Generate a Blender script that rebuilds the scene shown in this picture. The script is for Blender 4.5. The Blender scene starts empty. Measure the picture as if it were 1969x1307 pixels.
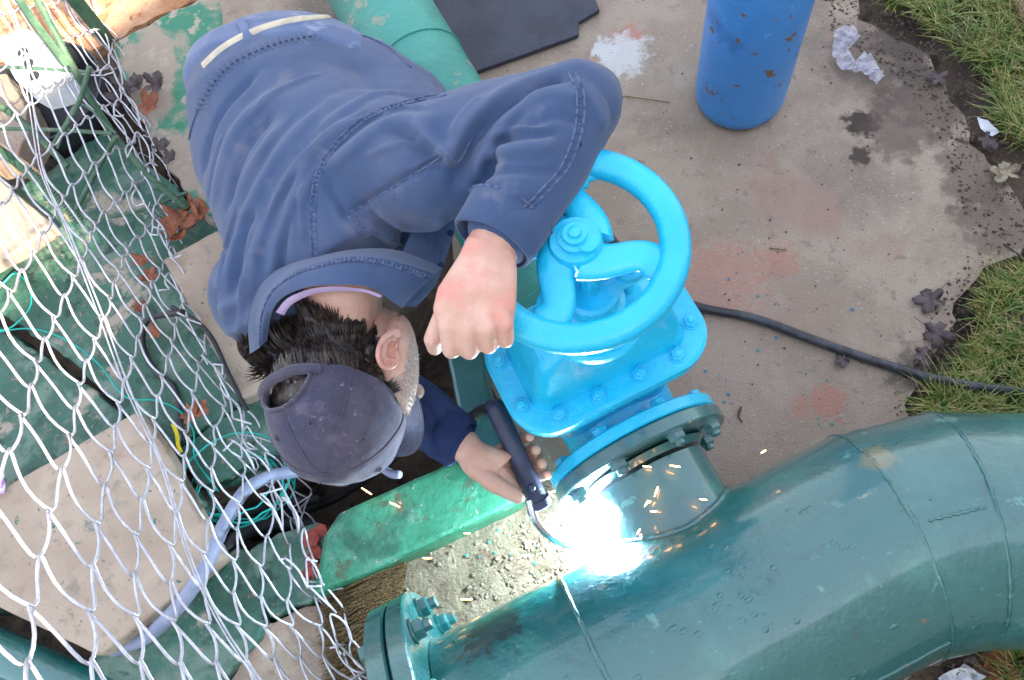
import bpy, bmesh, math, random
import numpy as np
from mathutils import Vector, Matrix, noise as mnoise
from mathutils.bvhtree import BVHTree
random.seed(7); RNG = np.random.default_rng(7)
SC = bpy.context.scene; COL = SC.collection

# ------------------------------------------------------------------ camera
PIX_F, IMG_W, IMG_H, CAM_Z = 1600.0, 1969.0, 1307.0, 1.85
UP = Vector((-200, 600, 1600)).normalized()                    # world up seen in camera axes
EX = (Vector((1, 0, 0)) - UP * UP.x).normalized(); EY = UP.cross(EX)
CR = Vector((EX.x, EY.x, UP.x)); CU = Vector((EX.y, EY.y, UP.y)); CB = Vector((EX.z, EY.z, UP.z))
CAM = Vector((0, 0, CAM_Z))
cam_d = bpy.data.cameras.new('camera'); cam = bpy.data.objects.new('camera', cam_d); COL.objects.link(cam)
cam.matrix_world = Matrix(((CR.x, CU.x, CB.x, 0), (CR.y, CU.y, CB.y, 0), (CR.z, CU.z, CB.z, CAM_Z), (0, 0, 0, 1)))
cam_d.sensor_width = 36; cam_d.lens = 36 * PIX_F / IMG_W; cam_d.clip_start = .02; cam_d.clip_end = 500
SC.camera = cam
# ------------------------------------------------------------------ sky, sun, exposure
SUN_EL = math.radians(38); TRAVEL = Vector((-.7, .714, 0)).normalized()
wd = bpy.data.worlds.new('World'); SC.world = wd; wd.use_nodes = True
wn = wd.node_tree.nodes; wl = wd.node_tree.links
sky = wn.new('ShaderNodeTexSky'); sky.sky_type = 'NISHITA'; sky.sun_disc = False
sky.sun_elevation = SUN_EL; sky.sun_rotation = math.atan2(-TRAVEL.x, -TRAVEL.y)
sky.air_density = 1.0; sky.dust_density = 1.6; sky.ozone_density = 1.2
bg = wn['Background']; bg.inputs['Strength'].default_value = .15
_cl = wn.new('ShaderNodeTexNoise'); _cl.inputs['Scale'].default_value = 1.7; _cl.inputs['Detail'].default_value = 6     # thin high cloud over the blue
_tc = wn.new('ShaderNodeTexCoord'); wl.new(_tc.outputs['Generated'], _cl.inputs['Vector'])
_mr = wn.new('ShaderNodeMapRange'); _mr.inputs[1].default_value = .3; _mr.inputs[2].default_value = .7; _mr.inputs[3].default_value = .42; _mr.inputs[4].default_value = .85; wl.new(_cl.outputs['Fac'], _mr.inputs[0])
_mx = wn.new('ShaderNodeMix'); _mx.data_type = 'RGBA'; wl.new(_mr.outputs[0], _mx.inputs[0]); wl.new(sky.outputs[0], _mx.inputs[6]); _mx.inputs[7].default_value = (2.65, 2.58, 2.62, 1)
wl.new(_mx.outputs[2], bg.inputs['Color'])
sd = bpy.data.lights.new('sun', 'SUN'); sd.energy = 3.6; sd.angle = math.radians(.6); sd.color = (1, .86, .66)
so = bpy.data.objects.new('sun', sd); COL.objects.link(so)
trav = TRAVEL * math.cos(SUN_EL) - Vector((0, 0, math.sin(SUN_EL)))
so.rotation_euler = (-trav).to_track_quat('Z', 'Y').to_euler(); so.location = (2, -3, 6)
vs = SC.view_settings
SC.display_settings.display_device = 'sRGB'; vs.view_transform = 'Standard'; vs.look = 'None'; vs.gamma = 1; vs.use_curve_mapping = False
vs.exposure = 2.26

# ------------------------------------------------------------------ helpers
def ray(px, py): return (CR * (px - IMG_W / 2) + CU * (IMG_H / 2 - py) - CB * PIX_F)
def P(px, py, z=0.0):
    r = ray(px, py); return CAM + r * ((z - CAM_Z) / r.z)
def PL(pts, z=None): return [P(p[0], p[1], p[2] if len(p) > 2 else z) for p in pts]
def tag(o, label=None, cat=None, group=None, kind=None):
    if label: o['label'] = label
    if cat: o['category'] = cat
    if group: o['group'] = group
    if kind: o['kind'] = kind
    return o
def empty(name, loc, label=None, cat=None, group=None):
    o = bpy.data.objects.new(name, None); COL.objects.link(o); o.location = loc; o.empty_display_size = .05
    return tag(o, label, cat, group)
def link(name, me, parent=None):
    o = bpy.data.objects.new(name, me); COL.objects.link(o)
    if parent is not None:
        o.parent = parent
        top = Vector((0, 0, 0)); q = parent
        while q is not None: top += q.location; q = q.parent
        o.location = -top
    return o
def mk(name, verts, faces, mat, parent=None, smooth=True, sharp=None):
    me = bpy.data.meshes.new(name); me.from_pydata([tuple(v) for v in verts], [], faces); me.validate(); me.update()
    me.materials.append(mat)
    if smooth: me.polygons.foreach_set('use_smooth', [True] * len(me.polygons))
    if smooth and sharp: me.set_sharp_from_angle(angle=math.radians(sharp))
    return link(name, me, parent)
class MB:
    def __init__(s): s.v = []; s.f = []
    def add(s, vs_, fs):
        n = len(s.v); s.v += [Vector(v) for v in vs_]; s.f += [tuple(i + n for i in f) for f in fs]
    def build(s, name, mat, parent=None, smooth=True, sharp=40): return mk(name, s.v, s.f, mat, parent, smooth, sharp)
def smoothline(pts, n=8):
    pts = [Vector(p) for p in pts]
    if len(pts) < 3:
        return [pts[0].lerp(pts[-1], i / n) for i in range(n + 1)]
    out = []
    ext = [pts[0] * 2 - pts[1]] + pts + [pts[-1] * 2 - pts[-2]]
    for i in range(1, len(ext) - 2):
        a, b, c, d = ext[i - 1:i + 3]
        for k in range(n):
            t = k / n
            out.append(.5 * ((2 * b) + (c - a) * t + (2 * a - 5 * b + 4 * c - d) * t * t + (3 * b - a - 3 * c + d) * t ** 3))
    out.append(pts[-1]); return out
def tube_data(pts, r, seg=8, flat=1.0, upv=None):
    pts = [Vector(p) for p in pts]; n = len(pts); V = []; Fc = []
    rr = r if hasattr(r, '__len__') else [r] * n
    if len(rr) != n: rr = [rr[0] + (rr[-1] - rr[0]) * i / (n - 1) for i in range(n)]
    t0 = (pts[1] - pts[0]).normalized()
    a = upv.cross(t0) if upv else t0.orthogonal()
    if a.length < 1e-6: a = t0.orthogonal()
    a.normalize()
    for i in range(n):
        t = (pts[min(i + 1, n - 1)] - pts[max(i - 1, 0)])
        t = t.normalized() if t.length > 1e-9 else t0
        if upv:
            a2 = upv.cross(t)
            if a2.length > 1e-6: a = a2.normalized()
        a = (a - t * a.dot(t)); a = a.normalized() if a.length > 1e-9 else t.orthogonal().normalized()
        b = t.cross(a)
        for k in range(seg):
            an = 2 * math.pi * k / seg
            V.append(pts[i] + a * math.cos(an) * rr[i] + b * math.sin(an) * rr[i] * flat)
    for i in range(n - 1):
        for k in range(seg):
            k2 = (k + 1) % seg
            Fc.append((i * seg + k, i * seg + k2, (i + 1) * seg + k2, (i + 1) * seg + k))
    Fc.append(tuple(range(seg))[::-1]); Fc.append(tuple((n - 1) * seg + k for k in range(seg)))
    return V, Fc
def tube(name, pts, r, mat, parent=None, seg=8, flat=1.0, upv=None):
    V, Fc = tube_data(pts, r, seg, flat, upv); return mk(name, V, Fc, mat, parent, True, 60)
def lathe_data(prof, origin, axis, seg=48, ref=None):
    """prof: list of (radius, height along axis)"""
    axis = Vector(axis).normalized(); a = (Vector(ref) if ref else axis.orthogonal()); a = (a - axis * a.dot(axis)).normalized(); b = axis.cross(a)
    V = []; Fc = []
    for r, h in prof:
        for k in range(seg):
            an = 2 * math.pi * k / seg; V.append(Vector(origin) + axis * h + (a * math.cos(an) + b * math.sin(an)) * max(r, 1e-5))
    for i in range(len(prof) - 1):
        for k in range(seg):
            k2 = (k + 1) % seg; Fc.append((i * seg + k, i * seg + k2, (i + 1) * seg + k2, (i + 1) * seg + k))
    Fc.append(tuple(range(seg))[::-1]); Fc.append(tuple((len(prof) - 1) * seg + k for k in range(seg)))
    return V, Fc
def lathe(name, prof, origin, axis, mat, parent=None, seg=48, sharp=35):
    V, Fc = lathe_data(prof, origin, axis, seg); return mk(name, V, Fc, mat, parent, True, sharp)
def bevel(o, w=.003, seg=2):
    m = o.modifiers.new('bevel', 'BEVEL'); m.width = w; m.segments = seg; m.limit_method = 'ANGLE'; m.angle_limit = math.radians(35); return o
def jag(pts, step=.02, amp=.004, seed=0):
    out = []
    for i in range(len(pts)):
        a, b = pts[i], pts[(i + 1) % len(pts)]; L = (b - a).length; n = max(1, int(L / step))
        for k in range(n):
            p = a.lerp(b, k / n)
            d = mnoise.noise_vector(Vector((p.x * 23 + seed, p.y * 23, seed * 1.7))) * amp + mnoise.noise_vector(Vector((p.x * 70, p.y * 70, seed))) * amp * .4
            out.append(Vector((p.x + d.x, p.y + d.y, p.z)))
    return out
def ellip(mb, c, ax, ay, az, n=18, m=12):
    V = []; Fc = []
    for j in range(m + 1):
        th = math.pi * j / m
        for k in range(n):
            ph = 2 * math.pi * k / n; V.append(c + ax * (math.sin(th) * math.cos(ph)) + ay * (math.sin(th) * math.sin(ph)) + az * math.cos(th))
    for j in range(m):
        for k in range(n): Fc.append((j * n + k, (j + 1) * n + k, (j + 1) * n + (k + 1) % n, j * n + (k + 1) % n))
    # outward winding
    if ax.cross(ay).dot(az) < 0: Fc = [f[::-1] for f in Fc]
    mb.add(V, Fc)
def slab(name, pts_px, ztop, thick, mat, parent=None, amp=0.0, step=.03, bev=.004, tilt=None, seed=1):
    pts = PL([(a, b, ztop) for a, b in pts_px])
    if amp: pts = jag(pts, step, amp, seed)
    area = sum(pts[i].x * pts[(i + 1) % len(pts)].y - pts[(i + 1) % len(pts)].x * pts[i].y for i in range(len(pts)))
    if area < 0: pts = pts[::-1]
    n = len(pts); V = pts + [p - Vector((0, 0, thick)) for p in pts]
    if tilt:
        c = sum(pts, Vector()) / n
        for v in V: v.z += (v.x - c.x) * tilt[0] + (v.y - c.y) * tilt[1]
    Fc = [tuple(range(n)), tuple(range(2 * n - 1, n - 1, -1))] + [(i, i + n, (i + 1) % n + n, (i + 1) % n) for i in range(n)]
    o = mk(name, V, Fc, mat, parent, False)
    if bev: bevel(o, bev, 2)
    return o

# ------------------------------------------------------------------ materials
def nd(nt, t, **k):
    n = nt.nodes.new(t)
    for a, b in k.items(): setattr(n, a, b)
    return n
def mixc(nt, fac, a, b):
    m = nt.nodes.new('ShaderNodeMix'); m.data_type = 'RGBA'
    for s, v in ((m.inputs[0], fac), (m.inputs[6], a), (m.inputs[7], b)):
        if hasattr(v, 'links') or hasattr(v, 'is_linked'): nt.links.new(v, s)
        elif isinstance(v, (tuple, list)): s.default_value = (*v[:3], 1)
        else: s.default_value = v
    return m.outputs[2]
def math_(nt, op, a, b=None, clamp=False):
    m = nt.nodes.new('ShaderNodeMath'); m.operation = op; m.use_clamp = clamp
    for s, v in ((m.inputs[0], a), (m.inputs[1], b)):
        if v is None: continue
        if hasattr(v, 'is_linked'): nt.links.new(v, s)
        else: s.default_value = v
    return m.outputs[0]
def noise_(nt, co, scale, detail=5, rough=.55, dist=0.0, sc3=None):
    if sc3:
        mp = nt.nodes.new('ShaderNodeMapping'); mp.inputs['Scale'].default_value = sc3; nt.links.new(co, mp.inputs[0]); co = mp.outputs[0]
    n = nt.nodes.new('ShaderNodeTexNoise'); n.inputs['Scale'].default_value = scale; n.inputs['Detail'].default_value = detail
    n.inputs['Roughness'].default_value = rough; n.inputs['Distortion'].default_value = dist; nt.links.new(co, n.inputs['Vector']); return n.outputs['Fac']
def ramp_(nt, fac, lo, hi):
    m = nt.nodes.new('ShaderNodeMapRange'); m.interpolation_type = 'SMOOTHSTEP'
    m.inputs['From Min'].default_value = lo; m.inputs['From Max'].default_value = hi; nt.links.new(fac, m.inputs['Value']); return m.outputs[0]
def M(name, c1, c2=None, scale=8, rough=.6, bump=.0, bscale=60, layers=(), stains=(), metallic=0, rough2=None, spec=.5, sheen=0, sss=0, coat=0, mid=(.42, .58), bumps=()):
    """layers: (colour, noise scale, lo, hi[, roughness]); stains: (centre, radius, colour, strength, raggedness)"""
    m = bpy.data.materials.new(name); m.use_nodes = True; nt = m.node_tree; b = nt.nodes['Principled BSDF']
    geo = nt.nodes.new('ShaderNodeNewGeometry'); co = geo.outputs['Position']
    col = mixc(nt, ramp_(nt, noise_(nt, co, scale, 6), *mid), c1, c2 or c1)
    rg = None; base_r = rough
    hadd = None
    for L in layers:
        f = ramp_(nt, noise_(nt, co, L[1], 7, .62, .3), L[2], L[3]); col = mixc(nt, f, col, L[0])
        if len(L) > 4:
            prev = rg if rg is not None else base_r
            mm = nt.nodes.new('ShaderNodeMix'); mm.data_type = 'FLOAT'; nt.links.new(f, mm.inputs[0])
            if rg is not None: nt.links.new(rg, mm.inputs[2])
            else: mm.inputs[2].default_value = base_r
            mm.inputs[3].default_value = L[4]; rg = mm.outputs[0]
        if len(L) > 5:
            h = math_(nt, 'MULTIPLY', f, L[5]); hadd = h if hadd is None else math_(nt, 'ADD', hadd, h)
    for s in stains:
        vm = nt.nodes.new('ShaderNodeVectorMath'); vm.operation = 'DISTANCE'; nt.links.new(co, vm.inputs[0]); vm.inputs[1].default_value = tuple(s[0])
        d = math_(nt, 'DIVIDE', vm.outputs['Value'], s[1])
        d = math_(nt, 'ADD', d, math_(nt, 'MULTIPLY', math_(nt, 'SUBTRACT', noise_(nt, co, s[4] if len(s) > 4 else 30, 6, .65), .5), 2.3))
        f = math_(nt, 'MULTIPLY', math_(nt, 'SUBTRACT', 1.0, ramp_(nt, d, .55, 1.0)), s[3]); col = mixc(nt, f, col, s[2])
    nt.links.new(col, b.inputs['Base Color'])
    if rough2 is not None and rg is None:
        mr = nt.nodes.new('ShaderNodeMapRange'); nt.links.new(noise_(nt, co, 14, 5), mr.inputs[0]); mr.inputs[1].default_value = .3; mr.inputs[2].default_value = .7
        mr.inputs[3].default_value = rough; mr.inputs[4].default_value = rough2; rg = mr.outputs[0]
    if rg is not None: nt.links.new(rg, b.inputs['Roughness'])
    else: b.inputs['Roughness'].default_value = rough
    b.inputs['Metallic'].default_value = metallic; b.inputs['Specular IOR Level'].default_value = spec
    if sheen: b.inputs['Sheen Weight'].default_value = sheen; b.inputs['Sheen Roughness'].default_value = .4
    if sss: b.inputs['Subsurface Weight'].default_value = sss; b.inputs['Subsurface Radius'].default_value = (.9, .35, .2); b.inputs['Subsurface Scale'].default_value = .008
    if coat: b.inputs['Coat Weight'].default_value = coat; b.inputs['Coat Roughness'].default_value = .12
    if bump or bumps or hadd is not None:
        h = math_(nt, 'MULTIPLY', noise_(nt, co, bscale, 8, .65), bump)
        for (s_, a_, sc3) in bumps: h = math_(nt, 'ADD', h, math_(nt, 'MULTIPLY', noise_(nt, co, s_, 4, .5, 0, sc3), a_))
        if hadd is not None: h = math_(nt, 'ADD', h, hadd)
        bp = nt.nodes.new('ShaderNodeBump'); bp.inputs['Strength'].default_value = 1; bp.inputs['Distance'].default_value = 1
        nt.links.new(h, bp.inputs['Height']); nt.links.new(bp.outputs[0], b.inputs['Normal'])
    return m
def emis(name, col, s):
    m = bpy.data.materials.new(name); m.use_nodes = True; b = m.node_tree.nodes['Principled BSDF']
    b.inputs['Base Color'].default_value = (.1, .05, .02, 1); b.inputs['Emission Color'].default_value = (*col, 1); b.inputs['Emission Strength'].default_value = s; return m

_b = None
Z0 = Vector((0, 0, 1))
M_soil = M('dark_soil', (.10, .075, .058), (.15, .115, .085), 6, .95, .02, 30, layers=[((.05, .038, .03), 12, .5, .62)])
M_redsoil = M('red_soil', (.5, .24, .12), (.6, .36, .22), 9, .95, .012, 60, layers=[((.25, .12, .08), 25, .55, .66), ((.6, .45, .35), 60, .66, .72)])
pink = (.52, .16, .12)
M_apron = M('concrete_apron', (.33, .265, .205), (.395, .325, .255), 5, .88, .006, 170,
    layers=[((.22, .18, .145), 2.2, .5, .68), ((.52, .48, .42), 150, .60, .68), ((.10, .075, .06), 90, .64, .70), ((.36, .25, .2), 3.1, .52, .66), ((.27, .215, .17), 28, .56, .70)],
    stains=[(P(1390, 535), .12, pink, .38, 60), (P(1500, 500), .06, pink, .32, 70), (P(1590, 772), .05, pink, .45, 50), (P(1540, 785), .03, pink, .4, 50), (P(1420, 900), .24, (.38, .27, .22), .4, 30), (P(1380, 660), .22, (.36, .26, .22), .35, 25),
            (P(1210, 70), .05, pink, .5, 40), (P(1195, 105), .085, (.62, .64, .64), .85, 26), (P(1165, 95), .04, (.62, .64, .64), .8, 26),
            (P(1700, 110), .16, (.15, .115, .095), .7, 16), (P(1790, 180), .15, (.11, .085, .07), .75, 16), (P(1660, 235), .055, (.045, .032, .025), .95, 30), (P(1730, 255), .1, (.13, .095, .08), .7, 18),
            (P(1655, 300), .03, (.05, .035, .03), .9, 40), (P(1880, 330), .13, (.13, .10, .08), .7, 18), (P(1930, 430), .13, (.14, .105, .085), .7, 18), (P(1790, 720), .1, (.10, .08, .07), .7, 20),
            (P(1750, 60), .14, (.09, .07, .06), .8, 18)])
M_beige = M('beige_paver', (.39, .31, .24), (.44, .36, .28), 7, .85, .002, 200, layers=[((.32, .235, .18), 4, .52, .70), ((.22, .18, .14), 70, .62, .68), ((.29, .25, .2), 18, .55, .7), ((.05, .16, .13), 30, .67, .68)], stains=[(P(185, 1010, .1), .03, (.05, .15, .14), .6, 120)])
M_beige_side = M_beige
M_green = M('worn_green_paint', (.028, .105, .072), (.042, .14, .10), 5, .55, .005, 90, rough2=.75,
    layers=[((.12, .205, .16), 11, .47, .62), ((.34, .31, .25), 7, .57, .64, .9, -.0015), ((.25, .22, .17), 40, .60, .66, .9, -.001), ((.012, .06, .04), 17, .56, .66), ((.10, .08, .06), 60, .62, .68)], bumps=[(12, .006, None)])
M_green_top = M('worn_green_paint_beige', (.035, .22, .13), (.06, .26, .165), 5, .6, .004, 90,
    layers=[((.37, .31, .25), 5, .46, .56, .9, -.001), ((.42, .36, .3), 16, .54, .6, .9)])
M_kerb = M('green_kerb_paint', (.018, .165, .088), (.028, .21, .12), 6, .42, .004, 80, layers=[((.11, .27, .19), 12, .52, .70), ((.010, .09, .055), 6, .52, .66), ((.06, .09, .05), 22, .56, .68), ((.36, .33, .26), 38, .645, .67, .9, -.001), ((.02, .05, .03), 80, .62, .68)], bumps=[(14, .008, None), (60, .002, None)])
M_sand = M('sandy_floor', (.21, .18, .115), (.27, .235, .155), 12, .95, .012, 120, layers=[((.2, .15, .10), 22, .56, .66), ((.38, .34, .25), 90, .58, .66), ((.14, .10, .07), 60, .62, .68), ((.03, .3, .22), 48, .715, .73)])
def teal(name, c1=(.009, .12, .12), c2=(.018, .16, .155), extra=(), rough=.2, stains=()):
    return M(name, c1, c2, 3.5, rough, .0016, 120, rough2=rough + .2, stains=stains,
        layers=[((.035, .20, .17), 5, .54, .7), ((.07, .25, .22), 30, .63, .68), ((.22, .12, .06), 38, .70, .72), ((.015, .09, .1), 16, .6, .72)] + list(extra), bumps=[(9, .005, None), (36, .0018, None)], coat=1, spec=.8)
M_pipe = teal('teal_gloss_paint', stains=[(P(1230, 1000, .4), .07, (.2, .09, .05), .5, 60), (P(1690, 850, .45), .05, (.3, .22, .08), .5, 20), (P(1520, 1015, .45), .1, (.03, .12, .12), .5, 20), (P(950, 1230, .38), .07, (.02, .03, .03), .8, 40)])
M_darkgreen = teal('dark_green_flange_paint', (.012, .10, .11), (.02, .13, .135), rough=.32)
M_greenpipe = M('far_green_pipe_paint', (.03, .23, .19), (.05, .30, .25), 4, .3, .003, 80, layers=[((.34, .30, .2), 12, .60, .68), ((.02, .12, .10), 5, .55, .7)], bumps=[(12, .005, None)], rough2=.5)
M_blue = M('fresh_blue_valve_paint', (.008, .50, .80), (.02, .57, .84), 6, .22, .0018, 70, rough2=.34, layers=[((.0, .45, .76), 9, .62, .74), ((.05, .12, .2), 75, .735, .75)], bumps=[(16, .0035, None)], coat=.3)
M_bottle = M('blue_cylinder_paint', (.05, .27, .70), (.06, .30, .76), 4, .3, .002, 60, rough2=.45,
    layers=[((.03, .19, .54), 8, .55, .7), ((.16, .40, .8), 33, .64, .70), ((.2, .11, .05), 20, .615, .65, .9)], stains=[(P(1352, 180, .12), .02, (.2, .10, .05), .9, 60), (P(1450, 215, .05), .02, (.1, .07, .04), .8, 90)], bumps=[(12, .004, None)])
M_cloth = M('faded_navy_cotton', (.052, .088, .178), (.074, .112, .205), 5, .92, .0009, 900, layers=[((.10, .125, .21), 5, .5, .7), ((.04, .07, .16), 3.5, .55, .7), ((.12, .14, .21), 11, .58, .72)], sheen=.25, spec=.2, bumps=[(60, .0004, None)],
    stains=[(P(1140, 283, .93), .012, (.01, .012, .02), .9, 80), (P(1118, 275, .93), .006, (.01, .012, .02), .8, 80)])
_nt = M_cloth.node_tree; _b0 = _nt.nodes['Principled BSDF']; _src = _b0.inputs['Base Color'].links[0].from_socket       # cotton mixed paler along its raised folds
_at = _nt.nodes.new('ShaderNodeAttribute'); _at.attribute_name = 'fold_height'
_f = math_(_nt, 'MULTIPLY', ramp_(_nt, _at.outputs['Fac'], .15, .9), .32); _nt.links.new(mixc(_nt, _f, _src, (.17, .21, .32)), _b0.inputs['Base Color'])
M_seam = M('seam_stitching', (.05, .085, .18), (.12, .155, .26), 160, .92, .0006, 600, spec=.2, sheen=.2)
M_inner = M('shaded_navy_cotton', (.02, .035, .10), (.03, .05, .13), 9, .92, .001, 500, spec=.2)  # darker shirt cotton carrying the right sleeve's shade; buttons share it
M_trous = M('faded_blue_trousers', (.085, .135, .26), (.12, .17, .30), 7, .92, .001, 700, spec=.2, sheen=.25, layers=[((.24, .29, .42), 20, .56, .7)], bumps=[(40, .002, None)])
M_belt = M('cream_belt', (.62, .56, .42), (.5, .46, .36), 40, .8, .001, 200)
M_lilac = M('lilac_undershirt', (.55, .42, .72), (.62, .5, .78), 20, .9, .001, 500)
M_skin = M('skin', (.58, .34, .25), (.66, .42, .32), 16, .48, .0012, 260, sss=.12, layers=[((.66, .28, .22), 9, .54, .72)], bumps=[(70, .0012, None)],
    stains=[(P(752, 672, .78), .028, (.75, .16, .17), .75, 60)])
M_ear = M('flushed_ear_skin', (.60, .29, .22), (.66, .38, .30), 40, .42, .001, 260, sss=.15)
M_stubble = M('grey_stubble', (.7, .68, .64), (.5, .45, .4), 200, .9, .001, 600)
M_hair = M('dark_greying_hair', (.020, .016, .016), (.06, .045, .037), 90, .33, 0, layers=[((.2, .16, .13), 60, .58, .70)])
M_cap = M('worn_purple_grey_cap', (.062, .061, .10), (.092, .086, .122), 9, .95, .0008, 800, spec=.15, sheen=.3, layers=[((.14, .12, .17), 12, .55, .72), ((.2, .18, .23), 90, .62, .7)], bumps=[(45, .0016, None)])
M_black = M('black_rubber', (.018, .02, .026), (.03, .033, .042), 20, .45, .001, 200)
M_cable = M('black_cable_rubber', (.02, .024, .032), (.05, .055, .07), 30, .4, .001, 150)
M_mat = M('black_rubber_mat', (.02, .024, .045), (.03, .035, .06), 8, .42, .002, 120, layers=[((.2, .2, .22), 110, .70, .73)], rough2=.6)
M_hose = M('grey_blue_hose', (.26, .30, .42), (.2, .24, .35), 20, .5, .002, 120)
M_wire = M('galvanised_wire', (.66, .66, .72), (.52, .52, .58), 50, .35, .0003, 400, metallic=.35)
M_twine = M('turquoise_twine', (.0, .42, .36), (.0, .36, .32), 50, .5)
M_yellow = M('yellow_tape', (.75, .62, .02), (.6, .5, .02), 60, .5, .001, 300)
M_rebar = M('green_painted_rebar', (.045, .11, .065), (.08, .16, .10), 30, .5, .001, 200, layers=[((.25, .22, .12), 30, .62, .7)])
M_rebar_dk = M('dark_green_angle_iron', (.01, .045, .03), (.02, .06, .04), 30, .5, .001, 200)
M_white = M('weathered_white_block', (.68, .70, .74), (.58, .61, .68), 10, .8, .003, 100)
M_leafred = M('dry_red_brown_leaf', (.30, .10, .045), (.20, .065, .03), 40, .6, .001, 200, layers=[((.45, .22, .1), 60, .6, .7)])
M_leafdark = M('wet_dark_leaf', (.045, .03, .035), (.075, .05, .055), 40, .35, .001, 200)
M_straw = M('dry_brown_bristle', (.05, .032, .015), (.26, .18, .075), 260, .7)
M_grass = M('grass_blade', (.09, .17, .025), (.2, .24, .05), 25, .55, layers=[((.42, .33, .15), 60, .50, .62), ((.05, .13, .02), 12, .55, .7)])
M_steel = M('bright_steel', (.6, .62, .65), (.5, .52, .56), 30, .18, .0004, 200, metallic=1)
M_torch = M('blue_grey_torch_plastic', (.022, .032, .07), (.035, .05, .10), 20, .4, .001, 200)
M_shade_wall = M('unseen_shade_wall_cream', (.55, .47, .36), (.6, .52, .4), 3, .9, .004, 40)
M_chip = M('paint_chip', (.01, .22, .19), (.03, .15, .28), 13, .4)
M_pebble = M('grey_pebble', (.30, .26, .18), (.17, .14, .10), 70, .9, .002, 200)
M_purple = M('purple_wrapper', (.45, .12, .5), (.6, .6, .65), 60, .3)
M_redclay = M('broken_red_clay', (.38, .08, .055), (.28, .05, .04), 60, .8, .003, 200)
M_plastic = bpy.data.materials.new('clear_crumpled_plastic'); M_plastic.use_nodes = True
_b = M_plastic.node_tree.nodes['Principled BSDF']; _b.inputs['Base Color'].default_value = (.85, .87, .95, 1); _b.inputs['Roughness'].default_value = .15
_b.inputs['Alpha'].default_value = .62; _b.inputs['Specular IOR Level'].default_value = .9
M_printed = M('printed_plastic_foil', (.72, .74, .84), (.6, .62, .78), 90, .25, layers=[((.75, .12, .06), 70, .66, .68), ((.1, .2, .6), 55, .66, .68)])

_b = M_printed.node_tree.nodes['Principled BSDF']; _b.inputs['Alpha'].default_value = .45
# ------------------------------------------------------------------ pipework frame
U = Vector((.9009, .434, 0)).normalized(); Wv = Vector((-U.y, U.x, 0)); AX = .27
def L(u, n, z): return U * u + Wv * n + Z0 * z                 # along big pipe, across, height
VU = .205; VN = .447                                            # the valve's place in that frame

# ------------------------------------------------------------------ ground and setting
pit_px = [(455, 925), (540, 870), (650, 700), (820, 560), (905, 640), (925, 830), (870, 880), (600, 1000), (560, 1030), (430, 1075), (385, 1000)]
pit = [P(a, b, 0) for a, b in pit_px]
def inside(x, y, poly):
    c = False; n = len(poly)
    for i in range(n):
        a, b = poly[i], poly[i - 1]
        if (a.y > y) != (b.y > y) and x < (b.x - a.x) * (y - a.y) / (b.y - a.y) + a.x: c = not c
    return c
def build_ground():
    xs = np.concatenate([[-60, -20, -8, -4], np.arange(-3, 2.51, .04), [4, 8, 20, 60]]); ys = np.concatenate([[-60, -20, -8, -4, -2], np.arange(-1, 3.51, .04), [5, 9, 20, 60]])
    V = []
    for y in ys:
        for x in xs:
            z = -.045 + .02 * mnoise.noise(Vector((x * 3, y * 3, 0))) + .012 * mnoise.noise(Vector((x * 11, y * 11, 3)))
            if -2 < x < 1 and -.5 < y < 2 and inside(x, y, pit): z = -.34 + .03 * mnoise.noise(Vector((x * 9, y * 9, 3)))
            V.append((x, y, z))
    nx = len(xs); Fc = [(j * nx + i, j * nx + i + 1, (j + 1) * nx + i + 1, (j + 1) * nx + i) for j in range(len(ys) - 1) for i in range(nx - 1)]
    return tag(mk('ground', V, Fc, M_soil), kind='structure')
build_ground()
def sheet(name, poly, z, mat, step=.02, amp=.004, hsc=18, edge=True, kind='structure', seed=3):
    """an uneven sheet filling a world polygon, given a thickness by its skirt"""
    poly = jag([Vector((p.x, p.y, z)) for p in poly], .03, .03 if name == 'concrete_apron' else .012, seed)
    area = sum(poly[i].x * poly[(i + 1) % len(poly)].y - poly[(i + 1) % len(poly)].x * poly[i].y for i in range(len(poly)))
    if area < 0: poly = poly[::-1]
    bm = bmesh.new(); vs_ = [bm.verts.new(p) for p in poly]; bm.faces.new(vs_)
    bmesh.ops.triangulate(bm, faces=bm.faces[:])
    for _ in range(7):
        es = [e for e in bm.edges if e.calc_length() > step * 3]
        if not es: break
        bmesh.ops.subdivide_edges(bm, edges=es, cuts=1); bmesh.ops.triangulate(bm, faces=bm.faces[:])
    for v in bm.verts:
        v.co.z += amp * mnoise.noise(Vector((v.co.x * hsc, v.co.y * hsc, seed))) + amp * .5 * mnoise.noise(Vector((v.co.x * hsc * 3, v.co.y * hsc * 3, seed)))
    r = bmesh.ops.extrude_edge_only(bm, edges=[e for e in bm.edges if e.is_boundary])
    for v in [g for g in r['geom'] if isinstance(g, bmesh.types.BMVert)]: v.co.z -= .12
    bmesh.ops.recalc_face_normals(bm, faces=bm.faces[:])
    me = bpy.data.meshes.new(name); bm.to_mesh(me); bm.free(); me.materials.append(mat)
    me.polygons.foreach_set('use_smooth', [True] * len(me.polygons)); me.set_sharp_from_angle(angle=math.radians(45))
    return tag(link(name, me), kind=kind)
apron_px = [(640, -420), (1480, -420), (1590, -100), (1660, 40), (1750, 80), (1810, 150), (1850, 230), (1905, 310), (1960, 400), (1990, 470), (1900, 520), (1835, 570), (1820, 650), (1760, 720), (1742, 800), (1760, 1000), (1900, 1200), (1500, 1500), (1150, 1500), (1000, 1250), (1150, 1060), (1010, 900), (900, 600), (860, 400), (760, 200), (600, 60)]
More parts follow.
